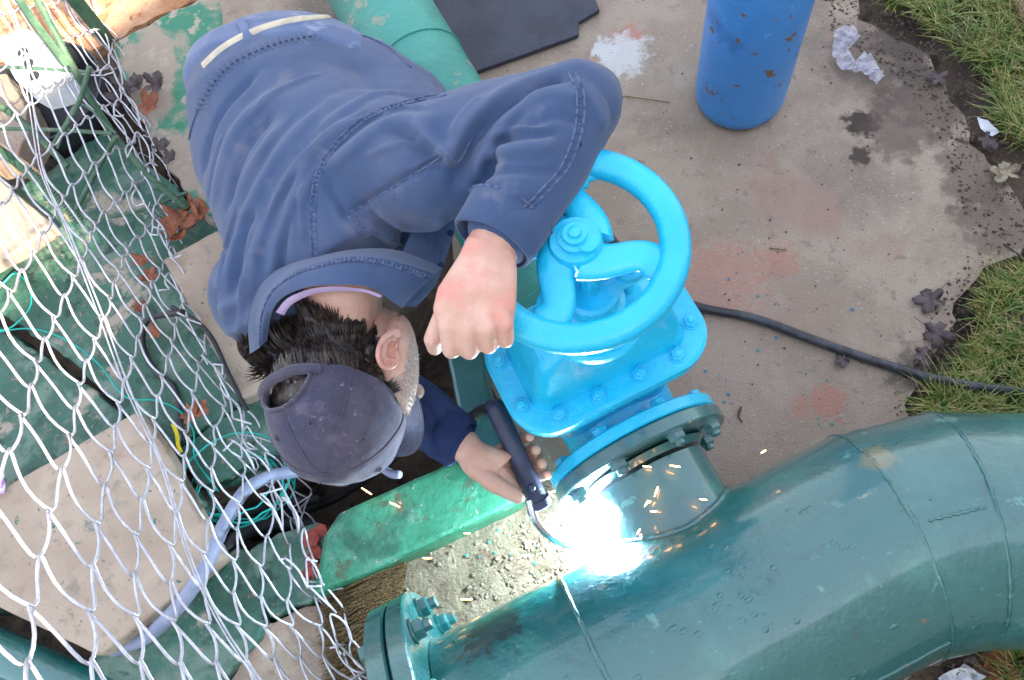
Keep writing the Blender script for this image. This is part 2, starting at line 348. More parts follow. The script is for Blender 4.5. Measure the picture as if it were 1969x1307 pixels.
sheet('concrete_apron', [P(a, b, 0) for a, b in apron_px], 0, M_apron, step=.03, amp=.003, hsc=9)
sheet('red_soil_bank', [P(a, b, 0) for a, b in [(-500, 400), (-100, 180), (140, 105), (215, 78), (300, 35), (372, -2), (450, -40), (620, -420), (-300, -500)]], .0, M_redsoil, step=.02, amp=.015, hsc=14, seed=9)
sheet('sandy_floor', [P(a, b, 0) for a, b in [(760, 1080), (990, 965), (1040, 930), (1200, 1040), (1180, 1300), (900, 1400), (740, 1330), (715, 1160)]], .012, M_sand, step=.012, amp=.012, hsc=30, seed=5)
# unseen wall added to shade the work place, its top stepped to fit
def unseen_shade_wall():
    r = empty('unseen_shade_wall', TRAVEL * -2.6, 'unseen added wall casting the shade, its top stepped to shape it', 'wall')
    side = Vector((TRAVEL.y, -TRAVEL.x, 0)); b0 = -TRAVEL * 2.25
    def seg(nm, l0, l1, h, t, z0=-.1, off=0):
        V = [b0 + side * l + -TRAVEL * (d + off) + Z0 * z for z in (z0, h) for l, d in ((l0, 0), (l1, 0), (l1, t), (l0, t))]
        return mk(nm, V, [(3, 2, 1, 0), (4, 5, 6, 7), (0, 1, 5, 4), (1, 2, 6, 5), (2, 3, 7, 6), (3, 0, 4, 7)], M_shade_wall, r, False)
    for nm, l0, l1, h in (('low_shade_step', -4, -.22, 3.0), ('high_shade_step', -.22, 5, 3.44)):
        seg(nm, l0, l1, h, .25)
        seg('coping', l0 - .0, l1, h + .05, .31, h + .001, -.03)
unseen_shade_wall()

# broken, green painted floor slabs
def gslab(pts, z, t, lab, mat=M_green, amp=.012, seed=1, tilt=None):
    return tag(slab('broken_floor_slab', pts, z, t, mat, amp=amp, step=.018, bev=.006, seed=seed, tilt=tilt), lab, 'floor slab', 'broken green painted floor slabs')
gslab([(215, 82), (300, 38), (372, 2), (460, -60), (640, -300), (700, -200), (640, 120), (560, 420), (400, 440), (330, 330), (235, 170)], .03, .14, 'green slab with large beige worn patches between the red soil and the man', M_green_top, seed=2)
gslab([(-60, 420), (90, 330), (200, 250), (330, 350), (420, 445), (460, 560), (500, 700), (480, 760), (420, 800), (330, 870), (240, 790), (130, 690), (20, 615), (-60, 560)], .035, .14, 'large green slab with a pale worn centre above the ragged crack', seed=3)
gslab([(-80, 590), (20, 640), (120, 712), (215, 775), (262, 830), (300, 880), (390, 960), (330, 1100), (-120, 1200), (-160, 700)], .03, .12, 'dark green slab below the ragged crack, under the large beige slab', seed=4, tilt=(.02, .0))
gslab([(290, 830), (340, 868), (420, 806), (480, 770), (540, 760), (560, 850), (470, 905), (390, 930), (345, 900)], .028, .10, 'small pale green slab beside the yellow tape', seed=6)
gslab([(180, 1250), (330, 1130), (420, 1080), (455, 1050), (480, 1060), (510, 1160), (500, 1230), (400, 1330), (150, 1400)], .04, .14, 'green slab along the lower edge of the large beige slab', seed=7)
gslab([(470, 1060), (560, 1015), (610, 1000), (640, 1060), (615, 1130), (590, 1160), (520, 1185), (497, 1130)], .05, .14, 'cracked green piece at the end of the bright green kerb', seed=8)
tag(slab('broken_floor_slab', [(505, 1200), (590, 1170), (640, 1180), (680, 1300), (640, 1400), (470, 1400), (440, 1310)], .02, .1, M_apron, amp=.014, step=.02, seed=12), 'bare grey brown slab at the bottom edge under the fence foot', 'floor slab')

# kerb (bright green), with red clay showing in its crack
kerb = empty('green_kerb', P(800, 1000, 0), 'bright green painted kerb block beside the dark pit and the sandy floor', 'kerb')
slab('kerb_block', [(622, 1030), (650, 985), (870, 885), (950, 885), (1005, 945), (1000, 965), (850, 1035), (700, 1105), (640, 1128), (600, 1150), (612, 1080)], .10, .16, M_kerb, kerb, amp=.003, step=.04, bev=.012, seed=4)
slab('side_block', [(845, 600), (905, 590), (935, 700), (968, 900), (900, 905), (880, 800)], .095, .3, M_darkgreen, kerb, amp=.005, step=.03, bev=.01, seed=5)
rub = []
for i, (x, y, s) in enumerate([(598, 1035, .03), (606, 1060, .025), (595, 1080, .02), (604, 1098, .022), (590, 1105, .016), (618, 1020, .02)]):
    c = P(x, y, .06); mb = MB(); n = 7
    pts = [c + Vector((math.cos(a) * s * random.uniform(.5, 1), math.sin(a) * s * random.uniform(.5, 1), random.uniform(-.006, .006))) for a in [2 * math.pi * k / n for k in range(n)]]
    mb.add(pts + [p - Z0 * .05 for p in pts], [tuple(range(n))] + [(k, k + n, (k + 1) % n + n, (k + 1) % n) for k in range(n)])
    tag(mb.build('brick_fragment', M_redclay, None, False), ['largest red brick fragment at the top of the cracked kerb end', 'red brick fragment second from the top in the kerb crack', 'small red brick fragment in the middle of the kerb crack', 'red brick fragment low in the kerb crack', 'smallest red brick fragment at the bottom left of the kerb crack', 'red brick fragment touching the bright green kerb corner'][i], 'brick fragment', 'red brick fragments in the kerb crack')

# beige pavers
tag(slab('paving_slab', [(-90, 270), (-20, 330), (104, 432), (40, 480), (-120, 565), (-200, 500)], .14, .045, M_beige, amp=.002, bev=.008), 'beige paving slab at the left edge above the green floor', 'paving slab')
tag(slab('paving_slab', [(312, 498), (420, 440), (600, 700), (500, 752), (462, 768)], .115, .05, M_beige, amp=.002, bev=.008, seed=3), 'beige paving slab tucked under the man beside his right shoulder', 'paving slab')
tag(slab('paving_slab', [(-80, 965), (0, 940), (262, 790), (310, 848), (428, 1072), (190, 1262), (-60, 1140), (-160, 1060)], .12, .055, M_beige, amp=.002, bev=.008, seed=5), 'large beige paving slab with green paint flecks at the lower left', 'paving slab')
tag(slab('paving_slab', [(420, -10), (430, 60), (470, 130), (640, 60), (660, -20), (640, -120), (430, -120)], .07, .05, M_apron, amp=.003, bev=.008, seed=8), 'grey brown slab at the top edge behind the man', 'paving slab')
tag(slab('rubber_mat', [(760, -60), (800, 20), (885, 148), (1113, 66), (1112, 42), (1153, 18), (1120, -60)], .018, .014, M_mat, amp=.001, bev=.003), 'black rubber mat lying at the top between green pipe and pale paint splash', 'mat')

# ------------------------------------------------------------------ gas bottle
bc = P(1420, 188, 0); R_b = .113
gb = empty('gas_cylinder', bc, 'scuffed blue gas cylinder standing upright on the concrete at the top', 'gas cylinder')
prof = [(.02, .012), (.085, .0), (.1, .006), (.110, .02), (R_b, .045)] + [(R_b, .05 + .05 * k) for k in range(24)] + [(.11, 1.27), (.095, 1.32), (.07, 1.36), (.045, 1.385), (.03, 1.40)]
lathe('body', prof, bc, Z0, M_bottle, gb, 64)
lathe('valve_neck', [(.03, 1.395), (.03, 1.43), (.018, 1.435), (.018, 1.47)], bc, Z0, M_steel, gb, 24)
lathe('tap', [(.03, 1.472), (.032, 1.476), (.032, 1.49), (.02, 1.495)], bc, Z0, M_steel, gb, 16)

# ------------------------------------------------------------------ big teal pipeline
pl = empty('teal_pipeline', L(.2, 0, 0), 'large glossy teal steel pipeline with welded elbow and blind flange in the foreground', 'pipeline')
R_p = .203
nC = -.043
def pipe_ring(c, axis, r, seg=96):
    axis = axis.normalized(); s = Z0.cross(axis).normalized(); t = axis.cross(s)
    return [c + (s * math.cos(2 * math.pi * k / seg) + t * math.sin(2 * math.pi * k / seg)) * r for k in range(seg)]
def mitre(c0, c1, n0, n1, r, name, mat=M_pipe, seg=96, dents=0):
    """a pipe segment c0->c1 whose end planes have the normals n0, n1"""
    d = (c1 - c0).normalized(); s = Z0.cross(d).normalized(); t = d.cross(s); V = []; rows = 14
    for j in range(rows + 1):
        for k in range(seg):
            a = 2 * math.pi * k / seg; o = (s * math.cos(a) + t * math.sin(a)) * r
            q0 = c0 + o; q0 = q0 - d * ((q0 - c0).dot(n0) / d.dot(n0)); q1 = c1 + o; q1 = q1 - d * ((q1 - c1).dot(n1) / d.dot(n1))
            q = q0.lerp(q1, j / rows); V.append(q + o.normalized() * .0025 * mnoise.noise(q * 9))
    Fc = [(j * seg + k, j * seg + (k + 1) % seg, (j + 1) * seg + (k + 1) % seg, (j + 1) * seg + k) for j in range(rows) for k in range(seg)]
    o = mk(name, V, Fc, mat, pl, True); return o, (c0, n0, d), (c1, n1, d)
def weld_ring(c, n, d, r, name='weld_seam', mat=M_pipe, br=.0038, parent=None, seg=150):
    s = Z0.cross(d).normalized(); t = d.cross(s); pts = []
    for k in range(seg + 1):
        a = 2 * math.pi * k / seg; o = (s * math.cos(a) + t * math.sin(a)) * (r - .001); q = c + o; q = q - d * ((q - c).dot(n) / d.dot(n))
        pts.append(q + d * .0005 * math.sin(k * 2.3) + d * .002 * mnoise.noise(q * 25))
    return tube(name, pts, [br * (.75 + .4 * random.random()) for _ in pts], mat, parent or pl, 6)
D1 = U; D3 = Vector((.9997, -.024, 0)).normalized(); D2 = (D1 + D3).normalized()
cA = L(-.285, nC, AX)                      # blind flange face
c1 = L(.505, nC, AX)                       # first mitre
c2 = c1 + D2 * .125; c3 = c2 + D3 * 1.6
n12 = (D1 + D2).normalized(); n23 = (D2 + D3).normalized()
mitre(cA, c1, D1, n12, R_p, 'main_pipe'); mitre(c1, c2, n12, n23, R_p, 'elbow_segment'); mitre(c2, c3, n23, D3, R_p, 'far_pipe')
weld_ring(c1, n12, D1, R_p); weld_ring(c2, n23, D2, R_p); weld_ring(L(-.03, nC, AX), D1, D1, R_p, br=.0045)
# longitudinal seams
def long_seam(c, d, ang, l, name='long_seam', br=.003):
    s = Z0.cross(d).normalized(); t = d.cross(s); o = (s * math.cos(ang) + t * math.sin(ang)) * (R_p - .0005)
    pts = [c + o + d * (l * k / 24) + d.cross(o.normalized()) * .001 * math.sin(k * 1.7) for k in range(25)]
    tube(name, pts, [br * random.uniform(.7, 1.1) for _ in pts], M_pipe, pl, 6)
long_seam(c1 + D2 * .02, D2, math.radians(88), .09)
long_seam(L(.18, nC, AX), D1, math.radians(148), .3)
# blobs of weld spatter
sp = MB()
for i in range(120):
    if i < 70: u_, a_ = random.gauss(.21, .07) + random.gauss(0, .03), random.gauss(80, 12)
    elif i < 95: u_, a_ = random.gauss(.13, .012), random.gauss(108, 4)
    else: u_, a_ = random.uniform(-.2, .6), random.uniform(60, 150)
    o = (Z0 * math.sin(math.radians(a_)) + Wv * math.cos(math.radians(a_))); c = L(u_, nC, AX) + o * (R_p - .001)
    r = random.uniform(.0015, .0055); ellip(sp, c, U * r * random.uniform(.8, 2.2), o.cross(U) * r, o * r * .45, 8, 6)
tag(sp.build('weld_spatter', M_pipe, pl, True, 180), kind='stuff')
# neck and flange towards the valve
nk0 = L(VU, nC + .12, AX); R_n = .112
lathe('branch_pipe', [(R_n, 0), (R_n, VN - .146 - .05 - nC - .12 - .003)], nk0, Wv, M_darkgreen, pl, 64)
fz = VN - .146                                           # plane between the two flanges
def ring_prof(r, t, hole=.1): return [(r - .003, 0), (r, .003), (r, t - .003), (r - .003, t)]
lathe('branch_flange', ring_prof(.176, .026), L(VU, fz - .0275, AX), Wv, M_darkgreen, pl, 72)
lathe('branch_collar', [(.112, 0), (.117, .006), (.124, .012)], L(VU, fz - .045, AX), Wv, M_darkgreen, pl, 64)
# bead where branch meets the big pipe
pts = []
for k in range(97):
    a = 2 * math.pi * k / 96; uu = VU + math.cos(a) * (R_n + .003); zz = math.sin(a) * (R_n + .003)
    pts.append(L(uu, nC + math.sqrt(max(R_p ** 2 - zz ** 2, 0)), AX + zz) + Vector((0, 0, .001 * math.sin(k * 3.1))))
tube('branch_weld', pts, [.006 * random.uniform(.8, 1.15) for _ in pts], M_darkgreen, pl, 7)
def hexbolt(c, ax, r, h, mat, parent, name='bolt', stud=None):
    ax = ax.normalized(); V, Fc = lathe_data([(r, 0), (r, h * .82), (r * .86, h)], c, ax, 6, ref=ax.orthogonal()); mb = MB(); mb.add(V, Fc)
    if stud: V, Fc = lathe_data([(r * .55, h * .9), (r * .55, h + stud), (r * .35, h + stud + .002)], c, ax, 10); mb.add(V, Fc)
    V, Fc = lathe_data([(r * 1.18, -.001), (r * 1.18, .003)], c, ax, 16); mb.add(V, Fc)
    return mb.build(name, mat, parent, True, 30)
for k in range(8):
    a = 2 * math.pi * (k + .5) / 8; o = U * math.cos(a) * .148 + Z0 * math.sin(a) * .148
    hexbolt(L(VU, fz - .0275, AX) + o, -Wv, .017, .016, M_darkgreen, pl, 'bolt', .008)
# blind flange at the near end of the run: two discs, gasket, bolts
bx = cA
lathe('end_flange', [(R_p, .0), (.296, .0), (.300, .003), (.300, .031), (.296, .034)], bx + U * -.002, -U, M_pipe, pl, 80)
lathe('gasket', [(.284, 0), (.284, .004)], bx - U * .036, -U, M_black, pl, 64)
lathe('blind_flange', [(.296, 0), (.300, .003), (.300, .032), (.290, .037), (.15, .037), (.149, .036)], bx - U * .040, -U, M_pipe, pl, 80)
for k in range(12):
    a = 2 * math.pi * (k + .15) / 12; o = Wv * math.cos(a) * .262 + Z0 * math.sin(a) * .262
    hexbolt(bx + o, U, .019, .02, M_pipe, pl, 'nut', .012)
    hexbolt(bx - U * .0765 + o, -U, .019, .018, M_pipe, pl, 'bolt')

# ------------------------------------------------------------------ gate valve
gv = empty('gate_valve', L(VU, VN, 0), 'bright blue cast iron gate valve with handwheel, bolted between the pipes', 'valve')
VC = L(VU, VN, AX)
def rrect(hu, hw, r, c, z, n=8, skew=0):
    pts = []
    for (sx, sy, a0) in ((1, 1, 0), (-1, 1, 90), (-1, -1, 180), (1, -1, 270)):
        for k in range(n + 1):
            a = math.radians(a0 + 90 * k / n); pts.append(c + U * (sx * (hu - r) + r * math.cos(a)) + Wv * (sy * (hw - r) + r * math.sin(a)) + Z0 * z)
    return pts
def loft(name, rings, mat, parent, sharp=45, caps=True):
    n = len(rings[0]); V = [p for r in rings for p in r]
    Fc = [(i * n + k, i * n + (k + 1) % n, (i + 1) * n + (k + 1) % n, (i + 1) * n + k) for i in range(len(rings) - 1) for k in range(n)]
    if caps: Fc += [tuple(range(n))[::-1], tuple((len(rings) - 1) * n + k for k in range(n))]
    return mk(name, V, Fc, mat, parent, True, sharp)
B0 = L(VU - .006, VN, 0)
lathe('pipe_flange', ring_prof(.172, .024), L(VU, fz + .001, AX), Wv, M_blue, gv, 72)
lathe('pipe_flange', ring_prof(.172, .024), L(VU, VN + .146 - .025, AX), Wv, M_blue, gv, 72)
lathe('body_barrel', [(.105, 0), (.112, .03), (.118, .1), (.12, .122), (.118, .144), (.112, .214), (.105, .243)], L(VU, fz + .0245, AX), Wv, M_blue, gv, 56)
rings = [rrect(.09, .07, .06, B0, .2), rrect(.125, .085, .07, B0, .27), rrect(.135, .09, .07, B0, .36), rrect(.14, .09, .065, B0, .43), rrect(.155, .092, .06, B0, .465), rrect(.165, .095, .055, B0, .478)]
loft('body', rings, M_blue, gv)
ZB = .482
loft('lower_bonnet_flange', [rrect(.177, .106, .07, B0, ZB - .003), rrect(.179, .108, .072, B0, ZB), rrect(.179, .108, .072, B0, ZB + .017), rrect(.176, .105, .07, B0, ZB + .020)], M_blue, gv, 30)
loft('bonnet_flange', [rrect(.179, .108, .07, B0, ZB + .0235), rrect(.182, .111, .073, B0, ZB + .0265), rrect(.182, .111, .073, B0, ZB + .043), rrect(.176, .105, .067, B0, ZB + .048)], M_blue, gv, 30)
zt = ZB + .048
loft('bonnet', [rrect(.143, .074, .030, B0, zt - .002), rrect(.139, .070, .028, B0, zt + .008), rrect(.132, .062, .024, B0, zt + .045), rrect(.122, .052, .022, B0, zt + .085), rrect(.105, .046, .024, B0, zt + .112), rrect(.070, .046, .036, B0, zt + .135)], M_blue, gv, 24)
for (uu, ww) in [(-.158, .045), (-.158, -.045), (-.110, -.088), (-.038, -.088), (.038, -.088), (.110, -.088), (.158, -.045), (.158, .045), (.110, .088), (.038, .088), (-.038, .088), (-.110, .088)]:
    f = 1.0
    hexbolt(B0 + U * uu * f + Wv * ww * .97 + Z0 * (zt - .0005), Z0, .0125, .010, M_blue, gv, 'bolt', .003)
    hexbolt(B0 + U * uu + Wv * ww * .97 + Z0 * (ZB - .004), -Z0, .0115, .012, M_blue, gv, 'nut')
for k in range(8):
    a = 2 * math.pi * (k + .5) / 8; o = U * math.cos(a) * .148 + Z0 * math.sin(a) * .148
    hexbolt(L(VU, fz + .0255, AX) + o, Wv, .015, .014, M_blue, gv, 'bolt')
    hexbolt(L(VU, VN + .12, AX) + o, -Wv, .015, .014, M_blue, gv, 'bolt')
# gland, yoke and stem
lathe('yoke_flange', [(.082, 0), (.085, .004), (.085, .018), (.08, .022)], B0 + Z0 * (zt + .128), Z0, M_blue, gv, 56)
lathe('gland', [(.05, 0), (.05, .03), (.042, .036), (.042, .07), (.036, .075)], B0 + Z0 * (zt + .149), Z0, M_blue, gv, 40)
V_ = MB(); V_.add(*tube_data([B0 + U * -.075 + Z0 * (zt + .216), B0 + U * .075 + Z0 * (zt + .216)], .022, 8, .42, upv=Z0)); V_.build('gland_follower', M_blue, gv)
for s in (-1, 1):
    lathe('gland_stud', [(.022, 0), (.022, .012), (.012, .013), (.012, .024), (.007, .025), (.007, .036)], B0 + U * .062 * s + Z0 * (zt + .222), Z0, M_blue, gv, 20)
    tube('stud_bolt', [B0 + U * .062 * s + Z0 * (zt + .14), B0 + U * .062 * s + Z0 * (zt + .222)], .008, M_blue, gv, 10)
for k in range(6):
    a = 2 * math.pi * (k + .5) / 6; hexbolt(B0 + (U * math.cos(a) + Wv * math.sin(a)) * .067 + Z0 * (zt + .1505), Z0, .010, .009, M_blue, gv, 'bolt')
WZ = .868; HC = B0 + Z0 * WZ + Vector((-.016, .010, 0))
tube('stem', [B0 + Z0 * (zt + .2), B0 + Z0 * (WZ + .03)], .014, M_blue, gv, 16)
hw = empty('handwheel', (0, 0, 0)); hw.parent = gv; hw.location = HC - gv.location
lathe('hub', [(.03, -.03), (.036, -.02), (.036, .012), (.033, .018), (.022, .0185), (.022, .026), (.016, .028), (.0155, .036), (.009, .0365), (.008, .042), (.003, .045)], HC, Z0, M_blue, hw, 40, 30)
# rim: rounded channel section
rim_r = .129; V = []; NS, NP = 120, 20
for i in range(NS):
    a = 2 * math.pi * i / NS; rad = Vector((math.cos(a), math.sin(a), 0))
    for k in range(NP):
        b = 2 * math.pi * k / NP; cx, cz = math.cos(b), math.sin(b)
        x = .0205 * math.copysign(abs(cx) ** .85, cx); z = .018 * math.copysign(abs(cz) ** .85, cz)
        V.append(HC + rad * (rim_r + x) + Z0 * (z - .004))
Fc = [(i * NP + k, ((i + 1) % NS) * NP + k, ((i + 1) % NS) * NP + (k + 1) % NP, i * NP + (k + 1) % NP) for i in range(NS) for k in range(NP)]
mk('rim', V, [f[::-1] for f in Fc], M_blue, hw, True)
for (a1, bend) in ((82, 34), (-22, 26), (-118, 26), (170, 20)):
    pts = []; wd_ = []
    for k in range(15):
        t = k / 14; ang = math.radians(a1 - bend * (1 - t) * 1.2 + bend * math.sin(math.pi * t) * .95); r = .022 + (.126 - .022) * t
        pts.append(HC + Vector((math.cos(ang), math.sin(ang), 0)) * r + Z0 * (-.006 + .004 * math.cos(math.pi * t)))
        wd_.append((.0225 + .012 * abs(2 * t - 1) ** 2.6) * (1 if t < .9 else .72))
    tube('spoke', pts, wd_, M_blue, hw, 16, .5, upv=Z0)

# far green pipe beyond the valve
fp = empty('far_green_pipe', L(VU, VN + .5, 0), 'green painted pipe running from the valve away under the man to the top', 'pipe')
dF = Vector((-.448, .894, 0)).normalized(); sF = L(VU, VN + .147, AX)
lathe('pipe_run', [(.112, .024), (.113, .5), (.112, 1.0), (.113, 1.6), (.112, 2.6)], sF, dF, M_greenpipe, fp, 64)
lathe('pipe_flange', ring_prof(.176, .026), sF + dF * .001, dF, M_greenpipe, fp, 64)
weld_ring(sF + dF * .75, dF, dF, .1135, mat=M_greenpipe, parent=fp, br=.004)
lathe('leaning_pole', [(.05, 0), (.05, .9)], P(-120, 1205, .02), (P(330, 1400, .02) - P(-120, 1205, .02)), M_pipe, None, 40)
pp = bpy.data.objects.get('leaning_pole'); pp.name = 'teal_pipe'; tag(pp, 'teal pipe lying at the bottom left corner under the chain link', 'pipe')

# ------------------------------------------------------------------ welding arc
arc_p = L(.088, .218, .27)
ar = empty('welding_arc', arc_p, 'blinding blue white welding arc between torch tip and branch pipe', 'welding arc')
V, Fc = lathe_data([(.0005, -.012), (.009, -.007), (.012, 0), (.009, .007), (.0005, .012)], arc_p, Z0, 16); mk('arc_core', V, Fc, emis('arc_plasma', (.75, .88, 1), 900), ar)
ld = bpy.data.lights.new('arc_light', 'POINT'); ld.energy = 3.0; ld.color = (.62, .82, 1); ld.shadow_soft_size = .012
lo = bpy.data.objects.new('arc_light', ld); COL.objects.link(lo); lo.location = arc_p + Vector((-.0, 0.0, .02)); lo['kind'] = 'structure'
bm = bmesh.new(); bmesh.ops.create_icosphere(bm, subdivisions=4, radius=.15, matrix=Matrix.Translation(arc_p))  # emissive ball added round the arc to paint in its lens bloom
me = bpy.data.meshes.new('arc_glow'); bm.to_mesh(me); bm.free(); mg = bpy.data.materials.new('arc_bloom'); mg.use_nodes = True; nt = mg.node_tree; nt.nodes.clear()
out = nt.nodes.new('ShaderNodeOutputMaterial'); pv = nt.nodes.new('ShaderNodeVolumePrincipled'); g = nt.nodes.new('ShaderNodeNewGeometry'); vm = nt.nodes.new('ShaderNodeVectorMath'); vm.operation = 'DISTANCE'
tc = nt.nodes.new('ShaderNodeTexCoord')
nt.links.new(tc.outputs['Object'], vm.inputs[0]); vm.inputs[1].default_value = tuple(arc_p)
d_ = math_(nt, 'SUBTRACT', 1.0, math_(nt, 'DIVIDE', vm.outputs['Value'], .147), True)
nz = noise_(nt, tc.outputs['Object'], 22, 3, .5, .4)
e_ = math_(nt, 'MULTIPLY', math_(nt, 'POWER', d_, 3.2), math_(nt, 'MULTIPLY', math_(nt, 'ADD', nz, .25), 14.0))
pv.inputs['Density'].default_value = 0; pv.inputs['Emission Color'].default_value = (.42, .72, 1, 1); nt.links.new(e_, pv.inputs['Emission Strength'])
nt.links.new(pv.outputs[0], out.inputs['Volume']); me.materials.append(mg); go = link('arc_bloom', me, ar); go['kind'] = 'stuff'

exec_man = True

# ------------------------------------------------------------------ the man
def basis(f, u):
    f = f.normalized(); u = (u - f * u.dot(f)).normalized(); return f, u, u.cross(f)
def cv(x, y, z): return CR * x + CU * y + CB * z               # a direction given as right, up, towards the photographer
def ball(mb, c, r): ellip(mb, c, Vector((r, 0, 0)), Vector((0, r, 0)), Vector((0, 0, r)))
def caps(mb, pts, rs, seg=18, flat=None, upv=None):
    """chain of tapered round limbs"""
    for (a, b, ra, rb) in zip(pts[:-1], pts[1:], rs[:-1], rs[1:]):
        d = (b - a); L_ = d.length; d = d.normalized(); prof = []
        for k in range(7):
            t = math.pi / 2 * (1 - k / 6); prof.append((ra * math.cos(t), -ra * math.sin(t)))
        for k in range(7):
            t = math.pi / 2 * k / 6; prof.append((rb * math.cos(t), L_ + rb * math.sin(t)))
        V, Fc = lathe_data(prof, a, d, seg); mb.add(V, Fc)
def ringloft(mb, secs, seg=32):
    """closed body through elliptic sections (centre, half axis a, half axis b)"""
    V = []; n = len(secs)
    for c, a, b in secs:
        for k in range(seg):
            t = 2 * math.pi * k / seg; V.append(c + a * math.cos(t) + b * math.sin(t))
    Fc = [(i * seg + k, i * seg + (k + 1) % seg, (i + 1) * seg + (k + 1) % seg, (i + 1) * seg + k) for i in range(n - 1) for k in range(seg)]
    Fc += [tuple(range(seg))[::-1], tuple((n - 1) * seg + k for k in range(seg))]
    nrm = secs[0][1].cross(secs[0][2]); d = secs[1][0] - secs[0][0]
    if nrm.dot(d) < 0: Fc = [f[::-1] for f in Fc]
    mb.add(V, Fc)
def remesh(mb, vox, smooth_it, name='tmp'):
    me = bpy.data.meshes.new(name); me.from_pydata([tuple(v) for v in mb.v], [], mb.f); me.update()
    bm = bmesh.new(); bm.from_mesh(me); bmesh.ops.remove_doubles(bm, verts=bm.verts[:], dist=2e-5); bm.to_mesh(me); bm.free()
    o = bpy.data.objects.new(name, me); COL.objects.link(o)
    r = o.modifiers.new('r', 'REMESH'); r.mode = 'VOXEL'; r.voxel_size = vox; r.use_smooth_shade = True
    if smooth_it:
        s = o.modifiers.new('s', 'SMOOTH'); s.factor = .5; s.iterations = smooth_it
    dg = bpy.context.evaluated_depsgraph_get(); ev = o.evaluated_get(dg); me2 = bpy.data.meshes.new_from_object(ev, depsgraph=dg)
    bpy.data.objects.remove(o); bpy.data.meshes.remove(me); return me2
def verts_np(me):
    a = np.empty(len(me.vertices) * 3); me.vertices.foreach_get('co', a); return a.reshape(-1, 3)
def norms_np(me):
    a = np.empty(len(me.vertices) * 3); me.vertex_normals.foreach_get('vector', a); return a.reshape(-1, 3)
def set_np(me, a): me.vertices.foreach_set('co', a.ravel()); me.update()
def bvh_of(me): return BVHTree.FromPolygons([v.co for v in me.vertices], [tuple(p.vertices) for p in me.polygons])
def hit(bvh, px, py, off=0.0):
    r = ray(px, py).normalized(); loc, nr, idx, d = bvh.ray_cast(CAM, r)
    if loc is None: return None
    if nr.dot(r) > 0: nr = -nr
    return loc + nr * off
def drape(bvh, pts_px, off=0.0, n=8):
    fl = smoothline([Vector((a, b, 0)) for a, b in pts_px], n); out = []
    for p in fl:
        h = hit(bvh, p.x, p.y, off)
        if h is not None and (not out or (h - out[-1]).length < .06): out.append(h)
    return out
def ridges(me, bvh, items):
    """press folds into cloth: each item = (line, width, height); the height is along the surface normal"""
    V = verts_np(me); N = norms_np(me); D = np.zeros(len(V))
    for pts, w, amp in items:
        ln = drape(bvh, pts)
        if len(ln) < 2: continue
        best = np.full(len(V), 9.0); tt = np.zeros(len(V)); tot = len(ln) - 1
        bb = np.array([list(p) for p in ln]); lo_, hi_ = bb.min(0) - 3 * w, bb.max(0) + 3 * w
        sel = np.where(((V > lo_) & (V < hi_)).all(1))[0]
        if not len(sel): continue
        S = V[sel]; bd = np.full(len(sel), 9.0); bt = np.zeros(len(sel))
        for i in range(tot):
            a = bb[i]; d = bb[i + 1] - a; l2 = max((d * d).sum(), 1e-12); t = np.clip(((S - a) @ d) / l2, 0, 1)
            q = np.linalg.norm(S - (a + t[:, None] * d), axis=1); m_ = q < bd; bd[m_] = q[m_]; bt[m_] = (i + t[m_]) / tot
        fade = np.clip(np.sin(np.pi * np.clip(bt, 0.02, .98)) * 2.2, 0, 1)
        D[sel] += 1.3 * amp * fade * np.exp(-(bd / w) ** 2)
    set_np(me, V + N * D[:, None])
    at = me.attributes.new('fold_height', 'FLOAT', 'POINT'); at.data.foreach_set('value', np.clip(D * 90, -1, 1).astype('f'))

man = empty('person', P(600, 300, 0), 'man in a faded blue work shirt and cap bending over the pit to weld', 'person')
# --- where the joints are
hipC = P(552, 128, .60); waist = P(560, 215, .645); chest = P(608, 345, .68); shC = P(635, 450, .70); neckB = P(652, 560, .70)
shL = P(815, 318, .80); elL = P(1108, 205, .875); wrL = P(940, 490, .905)
shR = P(505, 565, .66); elR = P(640, 740, .40); wrR = P(895, 858, .43)
latT = (P(830, 300, .78) - P(440, 590, .66)).normalized()
lat0 = (P(760, 160, .62) - P(350, 190, .58)).normalized()
# --- head frame
hU = cv(-.2, -.68, .70).normalized(); hF, hU, hX = basis(cv(.93, -.30, -.30), hU)   # face direction, crown direction, side
hX = -hX if hX.dot(cv(.4, .6, .7)) < 0 else hX                                       # hX points to the visible (left) ear
HD = P(672, 790, .655)
def H(f, u, x): return HD + hF * f + hU * u + hX * x
body = MB()
ellip(body, H(-.016, .012, 0), hF * .086, hX * .076, hU * .084, 28, 18)     # skull
ellip(body, H(.018, -.065, 0), hF * .064, hX * .064, hU * .075)              # face
ellip(body, H(.040, -.118, 0), hF * .04, hX * .044, hU * .032)              # chin
ellip(body, H(.0, -.085, .032), hF * .05, hX * .032, hU * .036); ellip(body, H(.0, -.085, -.032), hF * .05, hX * .032, hU * .036)   # jaw corners
caps(body, [H(.074, -.04, 0), H(.100, -.072, 0)], [.009, .014])             # nose
ellip(body, H(.080, -.10, 0), hF * .012, hX * .024, hU * .007); ellip(body, H(.077, -.110, 0), hF * .012, hX * .02, hU * .007)   # lips
for s in (-1, 1):
    ellip(body, H(.064, -.045, .031 * s), hF * .013, hX * .013, hU * .010); caps(body, [H(.070, -.032, .016 * s), H(.064, -.030, .042 * s)], [.008, .007])   # eye, brow
    ellip(body, H(.054, -.072, .04 * s), hF * .018, hX * .016, hU * .018)  # cheek
caps(body, [H(-.03, -.05, 0), H(-.03, -.10, 0) * .5 + neckB * .5 + CR * .004, neckB + CR * .006, shC], [.060, .060, .062, .06])
